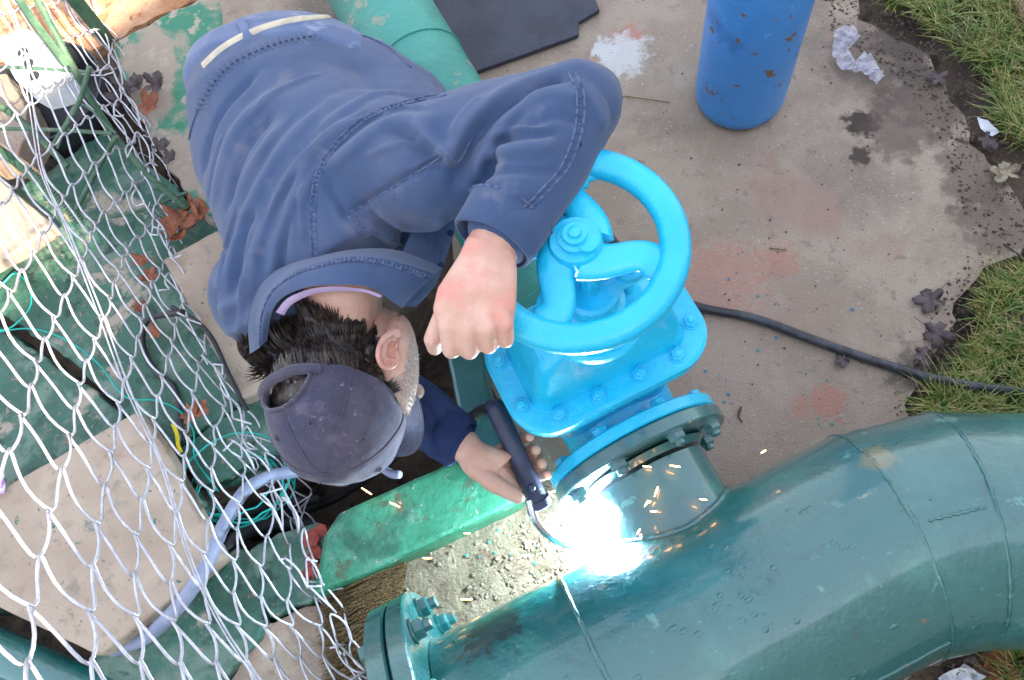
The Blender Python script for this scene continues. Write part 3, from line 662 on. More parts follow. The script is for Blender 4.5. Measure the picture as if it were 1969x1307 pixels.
# --- trunk, legs, arms under the clothes
ringloft(body, [(hipC, lat0 * .15, Z0 * .10), (waist, lat0 * .16, Z0 * .10), (chest, latT * .15, Z0 * .10), (shC, latT * .11, Z0 * .07), (shC.lerp(neckB, .6), latT * .055, Z0 * .05)])
for s in (-1, 1):
    hp = hipC + lat0 * .09 * s - Z0 * .03; kn = P(560 + 90 * s, 345, .09); ft = P(520 + 100 * s, 150, .05)
    caps(body, [hp, kn], [.085, .058]); caps(body, [kn, ft], [.056, .04]); caps(body, [ft, ft + Vector((0, .06, -.02))], [.04, .03])
caps(body, [shC + latT * .08 - Z0 * .02, shL, elL], [.055, .055, .042]); caps(body, [elL, elL.lerp(wrL, .4), wrL], [.042, .044, .034])
caps(body, [shC - latT * .1, shR, elR], [.055, .055, .042]); caps(body, [elR, elR.lerp(wrR, .4), wrR], [.04, .04, .029])
# --- left hand: back of the hand up, fingers curled away over the rim
hz = .935
ringloft(body, [(P(945, 470, .915), cv(.75, -.28, 0) * .040, cv(0, 0, 1) * .026), (P(938, 505, .925), cv(.85, -.2, 0) * .043, cv(0, 0, 1) * .025), (P(918, 555, .930), cv(.98, -.02, 0) * .050, cv(0, -.15, 1) * .021), (P(912, 592, .929), cv(1, .02, 0) * .051, cv(0, -.3, 1) * .0175), (P(914, 618, .923), cv(1, .04, 0) * .048, cv(0, -.5, 1) * .014), (P(916, 640, .912), cv(1, .04, 0) * .044, cv(0, -.5, 1) * .009)], 28)
kn_ = [(862, 628, .930), (899, 634, .933), (936, 630, .931), (970, 622, .926)]
pip = [(868, 672, .905), (902, 674, .906), (939, 664, .905), (972, 653, .903)]
for i, (k_, p_) in enumerate(zip(kn_, pip)):
    a = P(*k_); b = P(*p_); c = b + cv(.02, .05, -1) * (.026, .029, .027, .021)[i]; d = c + cv(.05, .9, -.35) * .018
    r = (.0119, .0118, .0113, .0108)[i]
    caps(body, [P(930 - 8 * (1.5 - i), 555, .926), a], [.019, r * 1.1]); caps(body, [a, b, c, d], [r * 1.1, r, r * .92, r * .85], 14)
caps(body, [P(885, 560, .915), P(853, 612, .895), P(833, 652, .885), P(836, 668, .87)], [.019, .015, .0125, .0105], 14)    # thumb under the fist
# --- right hand on the torch
tA = P(955, 790, .45); tB = P(1038, 968, .36); tD = (tB - tA).normalized()
ringloft(body, [(P(893, 858, .43), cv(.45, .7, 0) * .032, CB * .026), (P(912, 880, .43), cv(.5, .7, 0) * .036, CB * .024), (P(935, 893, .425), cv(.6, .75, 0) * .038, CB * .022), (P(962, 900, .415), cv(.7, .7, 0) * .034, CB * .017)], 24)
caps(body, [P(915, 900, .43), P(950, 930, .425), P(977, 945, .415), P(997, 957, .405)], [.018, .0165, .0135, .0115], 16)    # thumb
for i, t in enumerate((.36, .5, .64, .77)):
    q = tA.lerp(tB, t); sd_ = tD.cross(CB).normalized()
    if sd_.dot(CR) < 0: sd_ = -sd_
    r = (.0105, .0115, .0115, .0105)[i]
    caps(body, [P(945 + 6 * i, 885 + 8 * i, .41), q - sd_ * .026 - CB * .012, q - CB * .034, q + sd_ * .03 - CB * .012, q + sd_ * .034 + CB * .006], [.013, r, r, r * .95, r * .85], 14)
ellip(body, P(768, 705, .665), CR * .030, CU * .082, CB * .045); ellip(body, P(735, 650, .640), CR * .042, CU * .05, CB * .045)
bme = remesh(body, .0023, 7, 'body'); bme.materials.append(M_skin); bob = link('body', bme, man)
bbv = bvh_of(bme)
# --- ear (helix, antihelix, concha, lobe), on the visible side
def ear(s):
    c = H(.040, -.044, .080 * s); e = MB(); f1 = hF * .85; u1 = (hU + hF * -.15).normalized(); xo = hX * s; outw = (xo * .8 - hF * .55).normalized()
    if s > 0: u1 = cv(-.12, -.96, .22).normalized(); f1 = cv(.86, -.05, -.4).normalized() * .74; u1 = u1 * .86; outw = cv(.05, .3, .95).normalized(); c = hit(bbv, 757, 676, .004)
    def E_(a, b, o): return c + f1 * a + u1 * b + outw * o
    rim = [E_(.010, .004, .004), E_(.014, .016, .009), E_(.006, .031, .014), E_(-.010, .034, .018), E_(-.022, .022, .022), E_(-.025, .004, .022), E_(-.020, -.014, .019), E_(-.010, -.026, .014), E_(.002, -.034, .009), E_(.009, -.027, .006)]
    caps(e, smoothline(rim, 4), [.0042] * 60, 10)
    V, Fc = [], []
    sm = smoothline(rim, 4); cc = E_(-.004, .0, .006); V = [cc] + [p - outw * .002 for p in sm]; Fc = [(0, i + 1, i + 2) for i in range(len(sm) - 1)] + [(0, len(sm), 1)]
    V2 = [p - outw * .004 for p in V]; n = len(V); e.add(V + V2, Fc + [tuple(i + n for i in f[::-1]) for f in Fc])
    caps(e, smoothline([E_(.004, .018, .010), E_(-.008, .02, .014), E_(-.014, .006, .015), E_(-.011, -.012, .012), E_(.0, -.018, .010)], 3), [.0032] * 60, 8)
    ellip(e, E_(.007, -.006, .007), f1 * .005, u1 * .007, outw * .004); ellip(e, E_(.003, -.029, .008), f1 * .008, u1 * .009, outw * .004)
    ellip(e, E_(-.002, .0, -.002), f1 * .014, u1 * .022, outw * .006)
    m_ = remesh(e, .0012, 3, 'ear'); m_.materials.append(M_ear); link('ear', m_, man)
ear(1); ear(-1)

# --- shirt
sh = MB()
ringloft(sh, [(P(556, 122, .60), lat0 * .172, Z0 * .122), (P(556, 160, .618), lat0 * .196, Z0 * .138), (waist, lat0 * .203, Z0 * .142), (P(583, 290, .668), (lat0 * .6 + latT * .4).normalized() * .205, Z0 * .14), (chest, (lat0 * .3 + latT * .7).normalized() * .198, Z0 * .13), (P(628, 420, .695), latT * .19, Z0 * .118), (P(640, 480, .70), latT * .16, Z0 * .10), (P(650, 530, .70), latT * .105, Z0 * .078)], 48)
caps(sh, [chest + latT * .06, shL], [.12, .092]); caps(sh, [shC - latT * .06, shR, shR.lerp(elR, .4)], [.10, .086, .074])
caps(sh, [shR.lerp(elR, .4), elR], [.08, .07])
caps(sh, [shL, shL.lerp(elL, .5), elL], [.088, .082, .064])
caps(sh, [elL, elL.lerp(P(985, 425, .90), .5), P(975, 432, .90)], [.062, .060, .052])
ellip(sh, P(1128, 190, .865), CR * .052, CU * .05, CB * .05)
caps(sh, [P(690, 165, .62), P(700, 175, .62), P(760, 235, .655), P(800, 310, .72)], [.085, .095, .105, .10], 28)
# front of the shirt hanging open below the collar
ringloft(sh, [(P(700, 330, .66), cv(.5, .8, 0) * .05, CB * .08), (P(770, 400, .64), cv(.6, .7, 0) * .085, CB * .07), (P(800, 455, .62), cv(.6, .7, 0) * .08, CB * .05), (P(818, 500, .60), cv(.5, .8, 0) * .05, CB * .03)], 24)
sme = remesh(sh, .0042, 14, 'shirt'); sbv = bvh_of(sme)
W1 = []
def R_(pts, w=.012, a=.006): W1.append((pts, w, a))
for pts in ([(436, 650), (440, 520), (478, 400), (545, 280), (640, 190)], [(470, 600), (505, 450), (590, 300), (720, 200)], [(512, 560), (545, 440), (600, 350), (650, 280)], [(405, 480), (415, 360), (455, 250), (540, 160)], [(565, 520), (558, 430), (575, 350), (600, 300)], [(600, 260), (700, 190), (780, 180)], [(455, 420), (490, 310), (560, 215)], [(420, 560), (420, 450), (440, 370)], [(620, 330), (740, 240), (850, 230)]):
    R_(pts, .011, random.uniform(.004, .0075))
for pts in ([(388, 420), (392, 310), (425, 215), (500, 130)], [(430, 410), (465, 300), (530, 210)], [(490, 520), (520, 420), (580, 320)], [(536, 560), (548, 460), (580, 370)], [(450, 560), (465, 460), (490, 400)]): R_(pts, .009, -.007)
# arm pit and sleeve
R_([(868, 372), (885, 320), (915, 265), (965, 205), (1040, 158), (1100, 140)], .011, -.016)
R_([(850, 352), (868, 300), (895, 240), (955, 185), (1040, 145)], .014, .007)
R_([(905, 350), (935, 275), (985, 215), (1060, 170)], .012, .008)
R_([(880, 340), (840, 310), (790, 268), (730, 235)], .010, -.009); R_([(880, 310), (835, 275), (790, 235)], .010, .006)
for a, b, c, s in (((945, 275), (1010, 258), (1085, 250), -1), ((930, 300), (1000, 282), (1080, 275), 1), ((925, 330), (1000, 325), (1085, 330), -1), ((905, 372), (980, 352), (1075, 350), 1), ((900, 415), (970, 395), (1050, 390), -1), ((985, 185), (1060, 175), (1120, 190), 1), ((1010, 235), (1070, 222), (1130, 240), -1), ((1095, 150), (1140, 190), (1165, 250), 1)):
    R_([a, b, c], .010, .0055 * s)
R_([(600, 400), (610, 340), (660, 270), (740, 215), (830, 190)], .006, -.004)
R_([(670, 410), (760, 355), (850, 300)], .006, -.006); R_([(668, 425), (650, 385), (625, 345)], .008, -.006); R_([(690, 455), (660, 430), (640, 380)], .010, .005)
for pts in ([(690, 430), (760, 470), (830, 500)], [(720, 400), (800, 440), (860, 420)], [(740, 480), (800, 510), (830, 540)]): R_(pts, .012, .006)
R_([(700, 445), (770, 490), (820, 520)], .009, -.008)
for pts in ([(435, 640), (470, 620), (500, 580)], [(440, 665), (480, 650), (500, 610)], [(420, 600), (460, 570), (480, 520)]): R_(pts, .009, .006)
for pts in ([(425, 600), (430, 500), (455, 400), (500, 300), (570, 215)], [(460, 640), (468, 560), (495, 450)], [(480, 560), (500, 470), (540, 370), (600, 290), (680, 225)], [(530, 600), (540, 500), (560, 410)], [(585, 470), (580, 400), (590, 350)], [(400, 400), (408, 330), (430, 260)], [(650, 250), (740, 215), (820, 205)], [(480, 230), (540, 170), (620, 140)],
            [(940, 262), (1000, 248), (1070, 245)], [(925, 315), (990, 305), (1070, 305)], [(915, 350), (980, 342), (1060, 342)], [(905, 395), (960, 380), (1030, 375)], [(1000, 160), (1060, 150), (1110, 160)], [(870, 260), (890, 220), (930, 180)], [(1130, 160), (1160, 200), (1168, 240)], [(790, 330), (830, 300), (860, 290)], [(700, 300), (760, 280), (820, 270)]):
    R_(pts, .0045, random.choice((.003, .004, -.003)))
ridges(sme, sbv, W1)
V = verts_np(sme); N = norms_np(sme); D = np.array([.003 * mnoise.noise(Vector((v[0] * 16, v[1] * 9, v[2] * 12))) + .0007 * mnoise.noise(Vector((v[0] * 45, v[1] * 30, v[2] * 45))) for v in V])
set_np(sme, V + N * D[:, None])
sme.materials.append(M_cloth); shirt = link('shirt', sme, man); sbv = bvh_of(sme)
def seam(px, w=.0022, off=.0004, mat=M_seam, name='seam', flat=.6, par=shirt, n=10, bv=None):
    ln = drape(bv or sbv, px, off, n)
    if len(ln) > 2:
        V, Fc = tube_data(ln, w, 6, flat); return mk(name, V, Fc, mat, par, True)
def stitches(px, off=.0002, step=6, w=.0006, length=.007, par=shirt, bv=None, name='stitching', across=True, mat=M_seam):
    fl = smoothline([Vector((a, b, 0)) for a, b in px], 30); mb = MB(); acc = 0
    for i in range(1, len(fl)):
        acc += (fl[i] - fl[i - 1]).length
        if acc >= step:
            acc = 0; t = (fl[i] - fl[i - 1]).normalized(); nrm = Vector((-t.y, t.x, 0)); a = hit(bv or sbv, fl[i].x - nrm.x * 3.2, fl[i].y - nrm.y * 3.2, off); b = hit(bv or sbv, fl[i].x + nrm.x * 3.2, fl[i].y + nrm.y * 3.2, off)
            if a is None or b is None or (a - b).length > .03: continue
            if across: mb.add(*tube_data([a, b], w * 2.2, 5))
    if mb.v: tag(mb.build(name, mat, par), kind='stuff')
yoke = [(603, 545), (600, 480), (598, 410), (606, 340), (640, 280), (700, 225), (780, 195), (850, 180)]
seam(yoke, .0018); seam([(a + 9, b + 3) for a, b in yoke], .0016); stitches([(a + 5, b + 2) for a, b in yoke], step=8)
pocket = [(668, 412), (720, 382), (780, 345), (850, 300)]
seam(pocket, .002); stitches([(a + 6, b + 12) for a, b in pocket], step=13)
seam([(668, 414), (690, 432), (730, 452), (790, 478), (830, 500)], .002)
slv = [(1108, 140), (1122, 180), (1122, 230), (1112, 275), (1090, 325), (1050, 370), (1020, 400)]
seam(slv, .0024); seam([(a - 14, b - 1) for a, b in slv], .0020); stitches([(a - 7, b) for a, b in slv], step=16)
seam([(905, 270), (880, 310), (860, 295), (845, 282)], .0026)
# cuffs
def cuff(name, c0, c1, r0, r1, mat, th=.003, seg=40, par=None, flat=1.0, wob=.0015):
    d = (c1 - c0).normalized(); a = (CB - d * CB.dot(d)).normalized(); b = d.cross(a); V = []; rows = 6
    prof = [(r0, 0), (r0 + .002, .06), ((r0 + r1) / 2 + .002, .5), (r1 + .002, .94), (r1, 1), (r1 - th, 1), (r1 - th - .002, .8), (r0 - th, .1), (r0 - th, 0)]
    for r, t in prof:
        for k in range(seg):
            an = 2 * math.pi * k / seg; rr = r + wob * math.sin(3 * an + t * 2) + wob * .7 * math.sin(5 * an + 1)
            V.append(c0.lerp(c1, t) + a * math.cos(an) * rr * flat + b * math.sin(an) * rr)
    n = len(prof); Fc = [(i * seg + k, i * seg + (k + 1) % seg, ((i + 1) % n) * seg + (k + 1) % seg, ((i + 1) % n) * seg + k) for i in range(n) for k in range(seg)]
    return mk(name, V, Fc, mat, par, True, 50)
cL0 = P(982, 408, .90); cL1 = P(946, 468, .905)
cuff('cuff', cL0, cL1, .0565, .0535, M_cloth, par=shirt, flat=.8)
cuff('cuff_seam', cL0.lerp(cL1, .0), cL0.lerp(cL1, .05), .0585, .0585, M_seam, par=shirt, flat=.8)
# right sleeve, its darker cloth colour holding the shade under the head
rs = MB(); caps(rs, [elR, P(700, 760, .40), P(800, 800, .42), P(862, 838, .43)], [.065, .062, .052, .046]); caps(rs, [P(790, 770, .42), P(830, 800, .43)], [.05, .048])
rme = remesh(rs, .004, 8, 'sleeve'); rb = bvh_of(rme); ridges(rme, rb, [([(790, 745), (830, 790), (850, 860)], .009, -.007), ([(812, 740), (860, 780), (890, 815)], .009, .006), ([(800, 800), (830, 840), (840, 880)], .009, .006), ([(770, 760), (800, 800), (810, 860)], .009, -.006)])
rme.materials.append(M_inner); sleeve = link('right_sleeve', rme, man); sleeve['label'] = 'navy sleeve coloured darker for the shade under the head'
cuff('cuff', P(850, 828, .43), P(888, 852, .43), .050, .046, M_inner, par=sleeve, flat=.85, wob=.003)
# collar standing round the neck
nd_ = (HD - neckB).normalized()
def band(name, line_in, line_out, mat, par, th=.004, lift=.0):
    a = smoothline(line_in, 8); b = smoothline(line_out, 8); V = []; n = len(a)
    for i in range(n):
        up_ = CB * th
        m = (a[i] + b[i]) / 2 + CB * lift
        V += [a[i], m, b[i], b[i] - up_, m - up_, a[i] - up_]
    Fc = [(i * 6 + k, i * 6 + (k + 1) % 6, (i + 1) * 6 + (k + 1) % 6, (i + 1) * 6 + k) for i in range(n - 1) for k in range(6)] + [tuple(range(6)), tuple((n - 1) * 6 + k for k in range(6))][::1]
    o = mk(name, V, Fc, mat, par, True, 60); return o
outer = [(498, 668, .74), (500, 610, .775), (520, 560, .80), (560, 525, .815), (620, 503, .82), (680, 492, .82), (740, 498, .81), (800, 515, .79), (835, 527, .765)]
inner = [(512, 655, .745), (522, 600, .785), (545, 570, .805), (590, 552, .825), (640, 547, .83), (690, 548, .825), (720, 556, .81), (752, 578, .78), (772, 592, .75)]
col = band('collar', PL(inner), PL(outer), M_cloth, man, .004, .005)
cbv = BVHTree.FromPolygons([v.co for v in col.data.vertices], [tuple(p.vertices) for p in col.data.polygons])
skirt = [(480, 680, .70), (478, 610, .72), (500, 545, .745), (550, 510, .765), (620, 490, .775), (690, 478, .775), (760, 480, .765), (820, 500, .74), (850, 515, .72)]
band('collar_stand', PL(outer), PL(skirt), M_cloth, shirt, .004, -.002)
for sh_ in (.16,):
    ln = [a.lerp(b, sh_) + CB * .0025 for a, b in zip(smoothline(PL(outer), 8), smoothline(PL(inner), 8))]
    tube('collar_seam', ln, .0013, M_seam, col, None or 6)
mb = MB()
oa, ia = smoothline(PL(outer), 14), smoothline(PL(inner), 14)
for i in range(2, len(oa) - 1, 2): mb.add(*tube_data([oa[i].lerp(ia[i], .05) + CB * .002, oa[i].lerp(ia[i], .19) + CB * .004], .0018, 5))
tag(mb.build('collar_stitching', M_seam, col), kind='stuff')
li = [(530, 600, .772), (552, 574, .79), (592, 557, .805), (640, 551, .808), (700, 556, .80), (735, 568, .78)]; lo2 = [(545, 606, .76), (562, 584, .775), (600, 566, .785), (640, 560, .788), (695, 561, .782), (730, 572, .77)]
band('undershirt', PL(lo2), PL(li), M_lilac, man, .003, .002)
# open front placket hanging beside the chest
fr = [(886, 368, .70), (880, 420, .68), (862, 480, .67), (838, 545, .68), (800, 590, .70)]; fi = [(868, 372, .715), (850, 430, .70), (828, 490, .70), (800, 545, .715), (770, 588, .735)]
pk = band('placket', PL(fi), PL(fr), M_cloth, man, .004, .004)
for (x, y, z) in ((866, 448, .70), (848, 510, .70)): lathe('button', [(.0055, 0), (.0055, .002), (.003, .003)], P(x, y, z), CB, M_inner, pk, 12)
fin = [(770, 590, .735), (800, 545, .716), (828, 490, .70), (848, 430, .70), (866, 374, .715)]; fin2 = [(742, 560, .74), (760, 520, .735), (780, 470, .73), (800, 430, .735), (830, 380, .74)]
band('front_panel', PL(fin2), PL(fin), M_cloth, shirt, .004, .006)
# trousers: waistband ring, belt, loop
tr = MB()
ringloft(tr, [(P(585, 190, .30), lat0 * .16, Vector((.05, .13, 0))), (P(572, 196, .44), lat0 * .19, Vector((.03, .13, .04))), (P(560, 158, .55), lat0 * .208, Vector((0, .075, .115))), (P(556, 138, .588), lat0 * .210, Z0 * .147), (P(556, 165, .615), lat0 * .212, Z0 * .145), (P(560, 220, .63), lat0 * .18, Z0 * .11)], 48)
for s in (-1, 1):
    caps(tr, [hipC + lat0 * .09 * s - Z0 * .05, P(560 + 90 * s, 345, .09)], [.10, .078]); caps(tr, [P(560 + 90 * s, 345, .09), P(520 + 100 * s, 160, .06)], [.075, .055])
tme = remesh(tr, .005, 8, 'trousers'); tb = bvh_of(tme); tme.materials.append(M_trous); trou = link('trousers', tme, man)
belt = []
for p in smoothline([Vector((a, b, 0)) for a, b in [(392, 128), (430, 94), (480, 66), (540, 46), (600, 36), (660, 34), (710, 46), (755, 78), (790, 112)]], 10):
    hs = [h for h in (hit(tb, p.x, p.y, .002), hit(sbv, p.x, p.y, .002)) if h is not None]
    if hs: belt.append(min(hs, key=lambda h: (h - CAM).length))
if len(belt) > 3: tube('belt', belt, .0065, M_belt, trou, 8, .4, upv=CB)
lp = drape(tb, [(462, 42), (474, 62), (482, 84)], .004, 6)
if len(lp) > 2: tube('belt_loop', lp, .008, M_trous, trou, 8, .35, upv=CB)
# gathered hem of the shirt: ruffle bumps
hem = smoothline([Vector((a, b, 0)) for a, b in [(372, 400), (362, 330), (366, 260), (392, 190), (440, 128), (520, 88), (600, 70), (680, 66), (740, 88), (790, 130)]], 14)
mb = MB()
for i in range(0, len(hem) - 1, 2):
    p = hem[i]; t = (hem[i + 1] - hem[i]).normalized(); nn = Vector((-t.y, t.x, 0))
    a = hit(sbv, p.x - nn.x * 11, p.y - nn.y * 11, .0); b = hit(sbv, p.x + nn.x * 9 + t.x * 4, p.y + nn.y * 9 + t.y * 4, .0)
    if a is not None and b is not None and (a - b).length < .05: mb.add(*tube_data([a, a.lerp(b, .5) + CB * .002, b], [.001, .0035, .001], 8))
tag(mb.build('gathered_hem', M_cloth, shirt), kind='stuff')
ln = drape(sbv, [(p.x, p.y) for p in hem], .001, 2)
if len(ln) > 3: tube('hem_seam', ln, .0022, M_seam, shirt, 6, .6)

# --- cap
cap = empty('cap', (0, 0, 0)); cap.parent = man; cap.location = HD - man.location; cap['label'] = 'worn purple grey baseball cap'
def capdata(rf, rx, ru, u0, lo_ang=-6, th=.002, cut=True):
    pass
NC, MC = 96, 26; V = []; keep = {}
ctr = (-.018, .012); _b, _x = hF.copy(), hX.copy(); _rm = Matrix.Rotation(math.radians(30 if (Matrix.Rotation(.2, 3, hU) @ hF).dot(CU) < hF.dot(CU) else -30), 3, hU)
cF, cX = _rm @ hF, _rm @ hX; CO = HD + hF * ctr[0]; ctr = (0, ctr[1])
def H(f, u, x): return CO + cF * f + hU * u + cX * x
def cap_pt(a, e, off=0.0):
    """a: azimuth from the face, e: elevation 0 (edge) .. 1 (button)"""
    el = math.radians(-8 + 98 * e); c_, s_ = math.cos(el), math.sin(el)
    f = c_ * (.112 + off) * math.cos(a); x = c_ * (.098 + off) * math.sin(a); u = (s_ * (.108 + off)) if s_ > 0 else s_ * .11
    sag = -.006 * math.exp(-((e - .55) / .25) ** 2) * (1 + math.cos(a - 2.4)) * .5
    pan = -.0013 * math.exp(-((abs(((a * 6 / (2 * math.pi)) % 1) - .5) - .5) / .035) ** 2) * (e < .97)
    p = H(ctr[0] + f, ctr[1] + u, x); dirn = (p - H(ctr[0], ctr[1], 0)).normalized()
    n_ = mnoise.noise(p * 22) * .0045 + mnoise.noise(p * 60) * .0012
    return p + dirn * (sag + pan + n_)
def opening(a, e):
    d = abs(((a - math.pi + math.pi) % (2 * math.pi)) - math.pi)
    return (d / .50) ** 2 + ((e - .12) / .24) ** 2 < 1 and e > .115
for j in range(MC + 1):
    for i in range(NC): V.append(cap_pt(2 * math.pi * i / NC, j / MC))
Fc = []
for j in range(MC):
    for i in range(NC):
        a = 2 * math.pi * (i + .5) / NC; e = (j + .5) / MC
        if opening(a, e): continue
        Fc.append((j * NC + i, j * NC + (i + 1) % NC, (j + 1) * NC + (i + 1) % NC, (j + 1) * NC + i))
crown = mk('crown', V, Fc, M_cap, cap, True); so_ = crown.modifiers.new('t', 'SOLIDIFY'); so_.thickness = .0025; so_.offset = -1
ss = crown.modifiers.new('s', 'SUBSURF'); ss.levels = 1; ss.render_levels = 1
def capline(f0, w, name, mat=M_cap, n=40): tube(name, [f0(k / n) for k in range(n + 1)], w, mat, cap, 7, .7)
for k in range(6):
    a = 2 * math.pi * k / 6 + .0
    if k == 3: capline(lambda t, a=a: cap_pt(a, .40 + .6 * t, .001), .0012, 'panel_seam')
    else: capline(lambda t, a=a: cap_pt(a, .02 + .98 * t, .001), .0012, 'panel_seam')
for k in range(6):
    a = 2 * math.pi * (k + .5) / 6; p = cap_pt(a, .52, .001); d = (p - H(0, 0, 0)).normalized()
    pts = [p + (d.orthogonal().normalized() * math.cos(t) + d.cross(d.orthogonal().normalized()) * math.sin(t)) * .0042 for t in [2 * math.pi * q / 14 for q in range(15)]]
    tube('eyelet', pts, .0012, M_cap, cap, 6)
lathe('button', [(.0075, -.002), (.0075, .001), (.004, .003)], cap_pt(0, 1, .001), hU, M_cap, cap, 16)
capline(lambda t: cap_pt(math.pi + (t - .5) * 1.25, .09, .004), .0085, 'strap')
ed = [cap_pt(math.pi + math.cos(t) * .50, .13 + .22 * max(math.sin(t), 0) * 1.05, .002) for t in [math.pi * k / 24 for k in range(25)]]
tube('opening_edge', ed, .0028, M_cap, cap, 8)
# brim
V = []; NB, MBr = 32, 10
for j in range(MBr + 1):
    t = j / MBr
    for i in range(NB + 1):
        a = math.radians(-62 + 124 * i / NB); r = 1 + (.52 * math.cos(a * 1.35) ** .7 if abs(a * 1.35) < math.pi / 2 else 0) * t
        f = .108 * math.cos(a) * r; x = .094 * math.sin(a) * (1 + .12 * t); u = -.004 - .05 * (x / .094) ** 2 * t * .7 - .016 * t
        V.append(H(ctr[0] + f, ctr[1] + u, x))
Fc = [(j * (NB + 1) + i, (j + 1) * (NB + 1) + i, (j + 1) * (NB + 1) + i + 1, j * (NB + 1) + i + 1) for j in range(MBr) for i in range(NB)]
brim = mk('brim', V, Fc, M_cap, cap, True); so_ = brim.modifiers.new('t', 'SOLIDIFY'); so_.thickness = .004; so_.offset = 0
for q in range(2, MBr, 1):
    tube('brim_stitching', [V[q * (NB + 1) + i] + hU * .0026 for i in range(NB + 1)], .0007, M_seam, brim, 5)
tube('brim_edge', [V[MBr * (NB + 1) + i] for i in range(NB + 1)], .0028, M_cap, brim, 8)
def H(f, u, x): return HD + hF * f + hU * u + hX * x
# --- hair on the back and side of the head, brushed down to the nape
hb = MB(); ellip(hb, H(-.008, -.002, 0), hF * .098, hX * .0815, hU * .086, 28, 18); ellip(hb, H(-.040, -.045, 0), hF * .058, hX * .071, hU * .06, 24, 14); ellip(hb, H(-.045, -.085, .0), hF * .045, hX * .058, hU * .045, 24, 14)
for (x_, y_, a_, b_) in ((580, 655, .05, .034), (640, 672, .05, .03), (690, 684, .03, .024)):
    q_ = hit(bbv, x_, y_, 0)
    if q_ is not None: ellip(hb, q_ - CB * .036, CR * a_, CU * b_, CB * .041)
ellip(hb, H(-.034, -.006, 0), hF * .086, hX * .082, hU * .078, 28, 18); ellip(hb, HD - cF * .045 - hU * .005, cF * .075, cX * .075, hU * .07, 24, 14)
hme = remesh(hb, .004, 6, 'hair'); hbv = bvh_of(hme); hme.materials.append(M_hair); hair = link('hair', hme, man)
mb = MB()
poly = [Vector((a, b, 0)) for a, b in [(492, 640), (530, 600), (580, 590), (622, 604), (660, 628), (700, 640), (722, 655), (735, 680), (742, 720), (758, 750), (752, 780), (725, 750), (690, 720), (600, 700), (560, 740), (505, 730), (485, 690)]]
cnt = 0
while cnt < 5200:
    x, y = random.uniform(480, 780), random.uniform(585, 835)
    if not inside(x, y, poly) or (728 < x < 800 and 632 < y < 735): continue
    cnt += 1
    h1, h2 = hit(hbv, x, y, .0), hit(bbv, x, y, .0005); h = h1 if h2 is None or (h1 is not None and (h1 - CAM).length < (h2 - CAM).length) else h2
    if h is None: h = P(x, y, .68)
    na, nb = hbv.find_nearest(h), bbv.find_nearest(h); nrm = (na[1] if na[3] < nb[3] else nb[1]).normalized()
    if nrm.dot(CB) < 0: nrm = -nrm
    fl = Vector((x - 640, 0, 0)).x / 130
    g = (cv(-.15 + .55 * fl, .85 - .4 * abs(fl), 0) * 1.0 if x < 700 else cv(.5, .25, .0)) + cv(random.gauss(0, .09), random.gauss(0, .09), 0)
    g = (g - nrm * g.dot(nrm)); g = g.normalized() if g.length > .01 else hF
    Ln = random.uniform(.026, .05) * (1 if x < 590 else .62) if x < 715 else random.uniform(.008, .018); pts = []; curl = .25 * mnoise.noise(Vector((x * .02, y * .02, 0))) + random.uniform(-.12, .12); sdv = nrm.cross(g)
    for k in range(6):
        t = k / 5; pts.append(h + g * Ln * t + nrm * (.002 + .005 * math.sin(math.pi * t * .9)) * (Ln / .035) + sdv * curl * Ln * t * t)
    mb.add(*tube_data(pts, [.0007, .0011, .0011, .0010, .0007, .0002], 3))
tag(mb.build('hair_strands', M_hair, hair), kind='stuff')
# stubble and sideburn
mb = MB(); poly = [Vector((a, b, 0)) for a, b in [(745, 735), (775, 715), (790, 640), (815, 680), (812, 740), (795, 800), (770, 800), (755, 765)]]
cnt = 0
while cnt < 1800:
    x, y = random.uniform(730, 815), random.uniform(620, 810)
    if not inside(x, y, poly): continue
    cnt += 1; h = hit(bbv, x, y, 0)
    if h is None: continue
    d = cv(random.uniform(-.2, .9), random.uniform(-1, .2), .5).normalized(); mb.add(*tube_data([h - d * .001, h + d * random.uniform(.002, .006)], [.0005, .0002], 3))
tag(mb.build('stubble', M_stubble, man), kind='stuff')

# ------------------------------------------------------------------ torch
to = empty('welding_torch', tB, 'dark blue welding torch with bright curved metal neck in the right hand', 'welding torch')
hp = smoothline([P(948, 785, .45), tA, tA.lerp(tB, .5) + CB * .004, tB], 8)
tube('handle', hp, [.017, .021, .021, .022, .023, .021, .024], M_torch, to, 20, upv=CB) if False else tube('handle', hp, [.015 + .003 * min(1, i / 6) for i in range(len(hp))], M_torch, to, 20)
lathe('handle_collar', [(.017, 0), (.0215, .003), (.0215, .016), (.015, .02)], tB - tD * .012, tD, M_torch, to, 28)
lathe('trigger', [(.006, 0), (.007, .004), (.005, .006)], tA.lerp(tB, .8) + CB * .02, CB, M_torch, to, 14)
nkp = smoothline([P(1018, 960, .375), P(1030, 1000, .36), P(1060, 1033, .335), P(1098, 1048, .30), P(1135, 1045, .27)], 8)
tube('metal_neck', nkp, [.0085 - .003 * i / len(nkp) for i in range(len(nkp))], M_steel, to, 14)
cbl = smoothline([P(950, 788, .45), P(925, 790, .40), P(880, 820, .30), P(800, 850, .05), P(640, 960, -.2), P(480, 1010, -.22)], 8)
tube('torch_cable', cbl, .011, M_black, to, 10)

